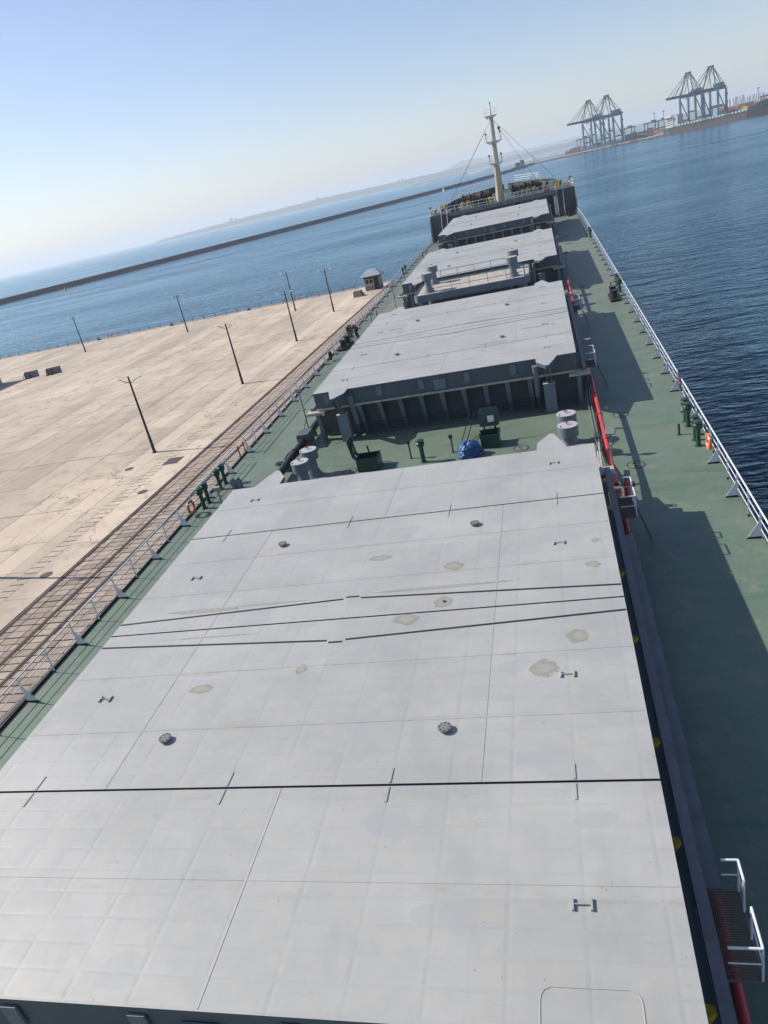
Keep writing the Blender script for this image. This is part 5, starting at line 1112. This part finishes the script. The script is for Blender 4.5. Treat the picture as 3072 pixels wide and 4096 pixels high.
# far coast and hills
def coast(name, prof, dist, depth, mat, rough=4.0):
    mb = MB(); n3 = 220; a0, a1 = prof[0][0], prof[-1][0]; K = 5; random.seed(3)
    for i in range(n3 + 1):
        az = a0 + (a1 - a0) * i / n3
        for (pa, ea), (pb, eb) in zip(prof, prof[1:]):
            if pa <= az <= pb: el = ea + (eb - ea) * (az - pa) / (pb - pa)
        a = math.radians(az); dr_ = Vector((math.sin(a), math.cos(a), 0)); h = max(.5, CAM.z + (dist + depth * .6) * math.tan(math.radians(el)) - WATER_Z) + random.uniform(-1, 1) * rough
        for k, (fd, fh) in enumerate(((0, -.05), (.06, .12), (.3, .55), (.6, 1.0), (1.0, .5))):
            q_ = CAM + dr_ * (dist + depth * fd); mb.v.append(Vector((q_.x, q_.y, WATER_Z + max(-.3, h) * fh)))
    for i in range(n3):
        for k in range(K - 1): a = i * K + k; mb.f.append((a, a + K, a + K + 1, a + 1))
    random.seed(11); return mb.thing(name, mat, None, None, kind='structure')
coast('coast', [(-27.3, -.1), (-26.8, .0), (-24, .08), (-20.3, .18), (-17, .23), (-15, .26), (-12, .23), (-9.4, .20), (-6, .19), (-2, .14), (1, .17), (5, .20), (9, .24), (12, .33), (16, .38), (24, .4)], 8300, 1800, M['coast'], 4)
coast('far_hill', [(-7.0, -.02), (-6.2, .2), (-5.4, .50), (-4.9, .60), (-4.2, .52), (-3.2, .44), (-1.5, .42), (0, .36), (2, .38), (5, .34), (9, .25), (14, .1)], 13500, 2500, M['coast'], 8)
for px_, row, h_, w_ in ((920, 868, 46, 30), (938, 866, 34, 26), (1270, 800, 52, 40), (1275, 798, 40, 22), (1595, 727, 40, 24), (1608, 722, 48, 20), (1470, 755, 26, 60), (1180, 822, 22, 70), (2440, 545, 70, 40), (2452, 540, 62, 50)):
    d = pixdir(px_, row); a = math.atan2(d.x, d.y); q_ = CAM + Vector((math.sin(a), math.cos(a), 0)) * 9000; MB().box(q_.x - w_ / 2, q_.x + w_ / 2, q_.y, q_.y + 25, -8, 16 + h_).box(q_.x - w_ / 5, q_.x + w_ / 6, q_.y + 6, q_.y + 16, 16 + h_ + .01, 20 + h_).thing('coast_building', M['tower'], 'pale building standing up from the hazy far coast', 'building', (q_.x, q_.y, 0), 'buildings on the far coast')
tb = MB()
def tower_block(px_, row, h_, w_):
    d = pixdir(px_, row); a = math.atan2(d.x, d.y); dist = 5600 + random.uniform(0, 300); q_ = CAM + Vector((math.sin(a), math.cos(a), 0)) * dist; top = CAM.z + dist * (d.z / math.hypot(d.x, d.y))
    t = empty('apartment_tower', 'pale high apartment tower in the hazy city behind the green ship', 'building', (q_.x, q_.y, 20), 'apartment towers in the haze')
    MB().box(q_.x - w_ / 2, q_.x + w_ / 2, q_.y, q_.y + 18, 5, top).part('tower_wall', M['tower'], t); MB().box(q_.x - w_ / 5, q_.x + w_ / 6, q_.y + 4, q_.y + 12, top + .01, top + 5).part('roof_house', M['tower'], t)
    for k in range(3): x_ = q_.x - w_ / 2 + w_ * (k + .5) / 3; MB().box(x_ - w_ * .07, x_ + w_ * .07, q_.y - .5, q_.y - .02, 30, top - 3).part('window_strip', M['lampglass'], t)
for k in range(12): tower_block(2918 + k * 5.1 + random.uniform(-1, 1), 396 - k * 1.45 + random.uniform(-3, 3), 0, random.uniform(6.5, 9) * 1.0)
for k in range(13): tower_block(2987 + k * 5.6 + random.uniform(-1, 1), 388 - k * 1.7 + random.uniform(-4, 3), 0, random.uniform(6, 9.5))

# ================================================================== sea haze
hz = NT('haze'); hz.t.nodes.remove(hz.b); out = hz.t.nodes['Material Output']
pv = hz.n('VolumePrincipled'); pv.inputs['Color'].default_value = (.84, .92, 1.0, 1); pv.inputs['Density'].default_value = 1.15e-4; pv.inputs['Anisotropy'].default_value = .2
hz.l(pv.outputs[0], out.inputs['Volume'])
MB().box(-31000, 31000, -31000, 31000, -13.5, 260).thing('haze', hz.m, None, None, kind='stuff')
SC.cycles.volume_bounces = 1; SC.cycles.max_bounces = 6
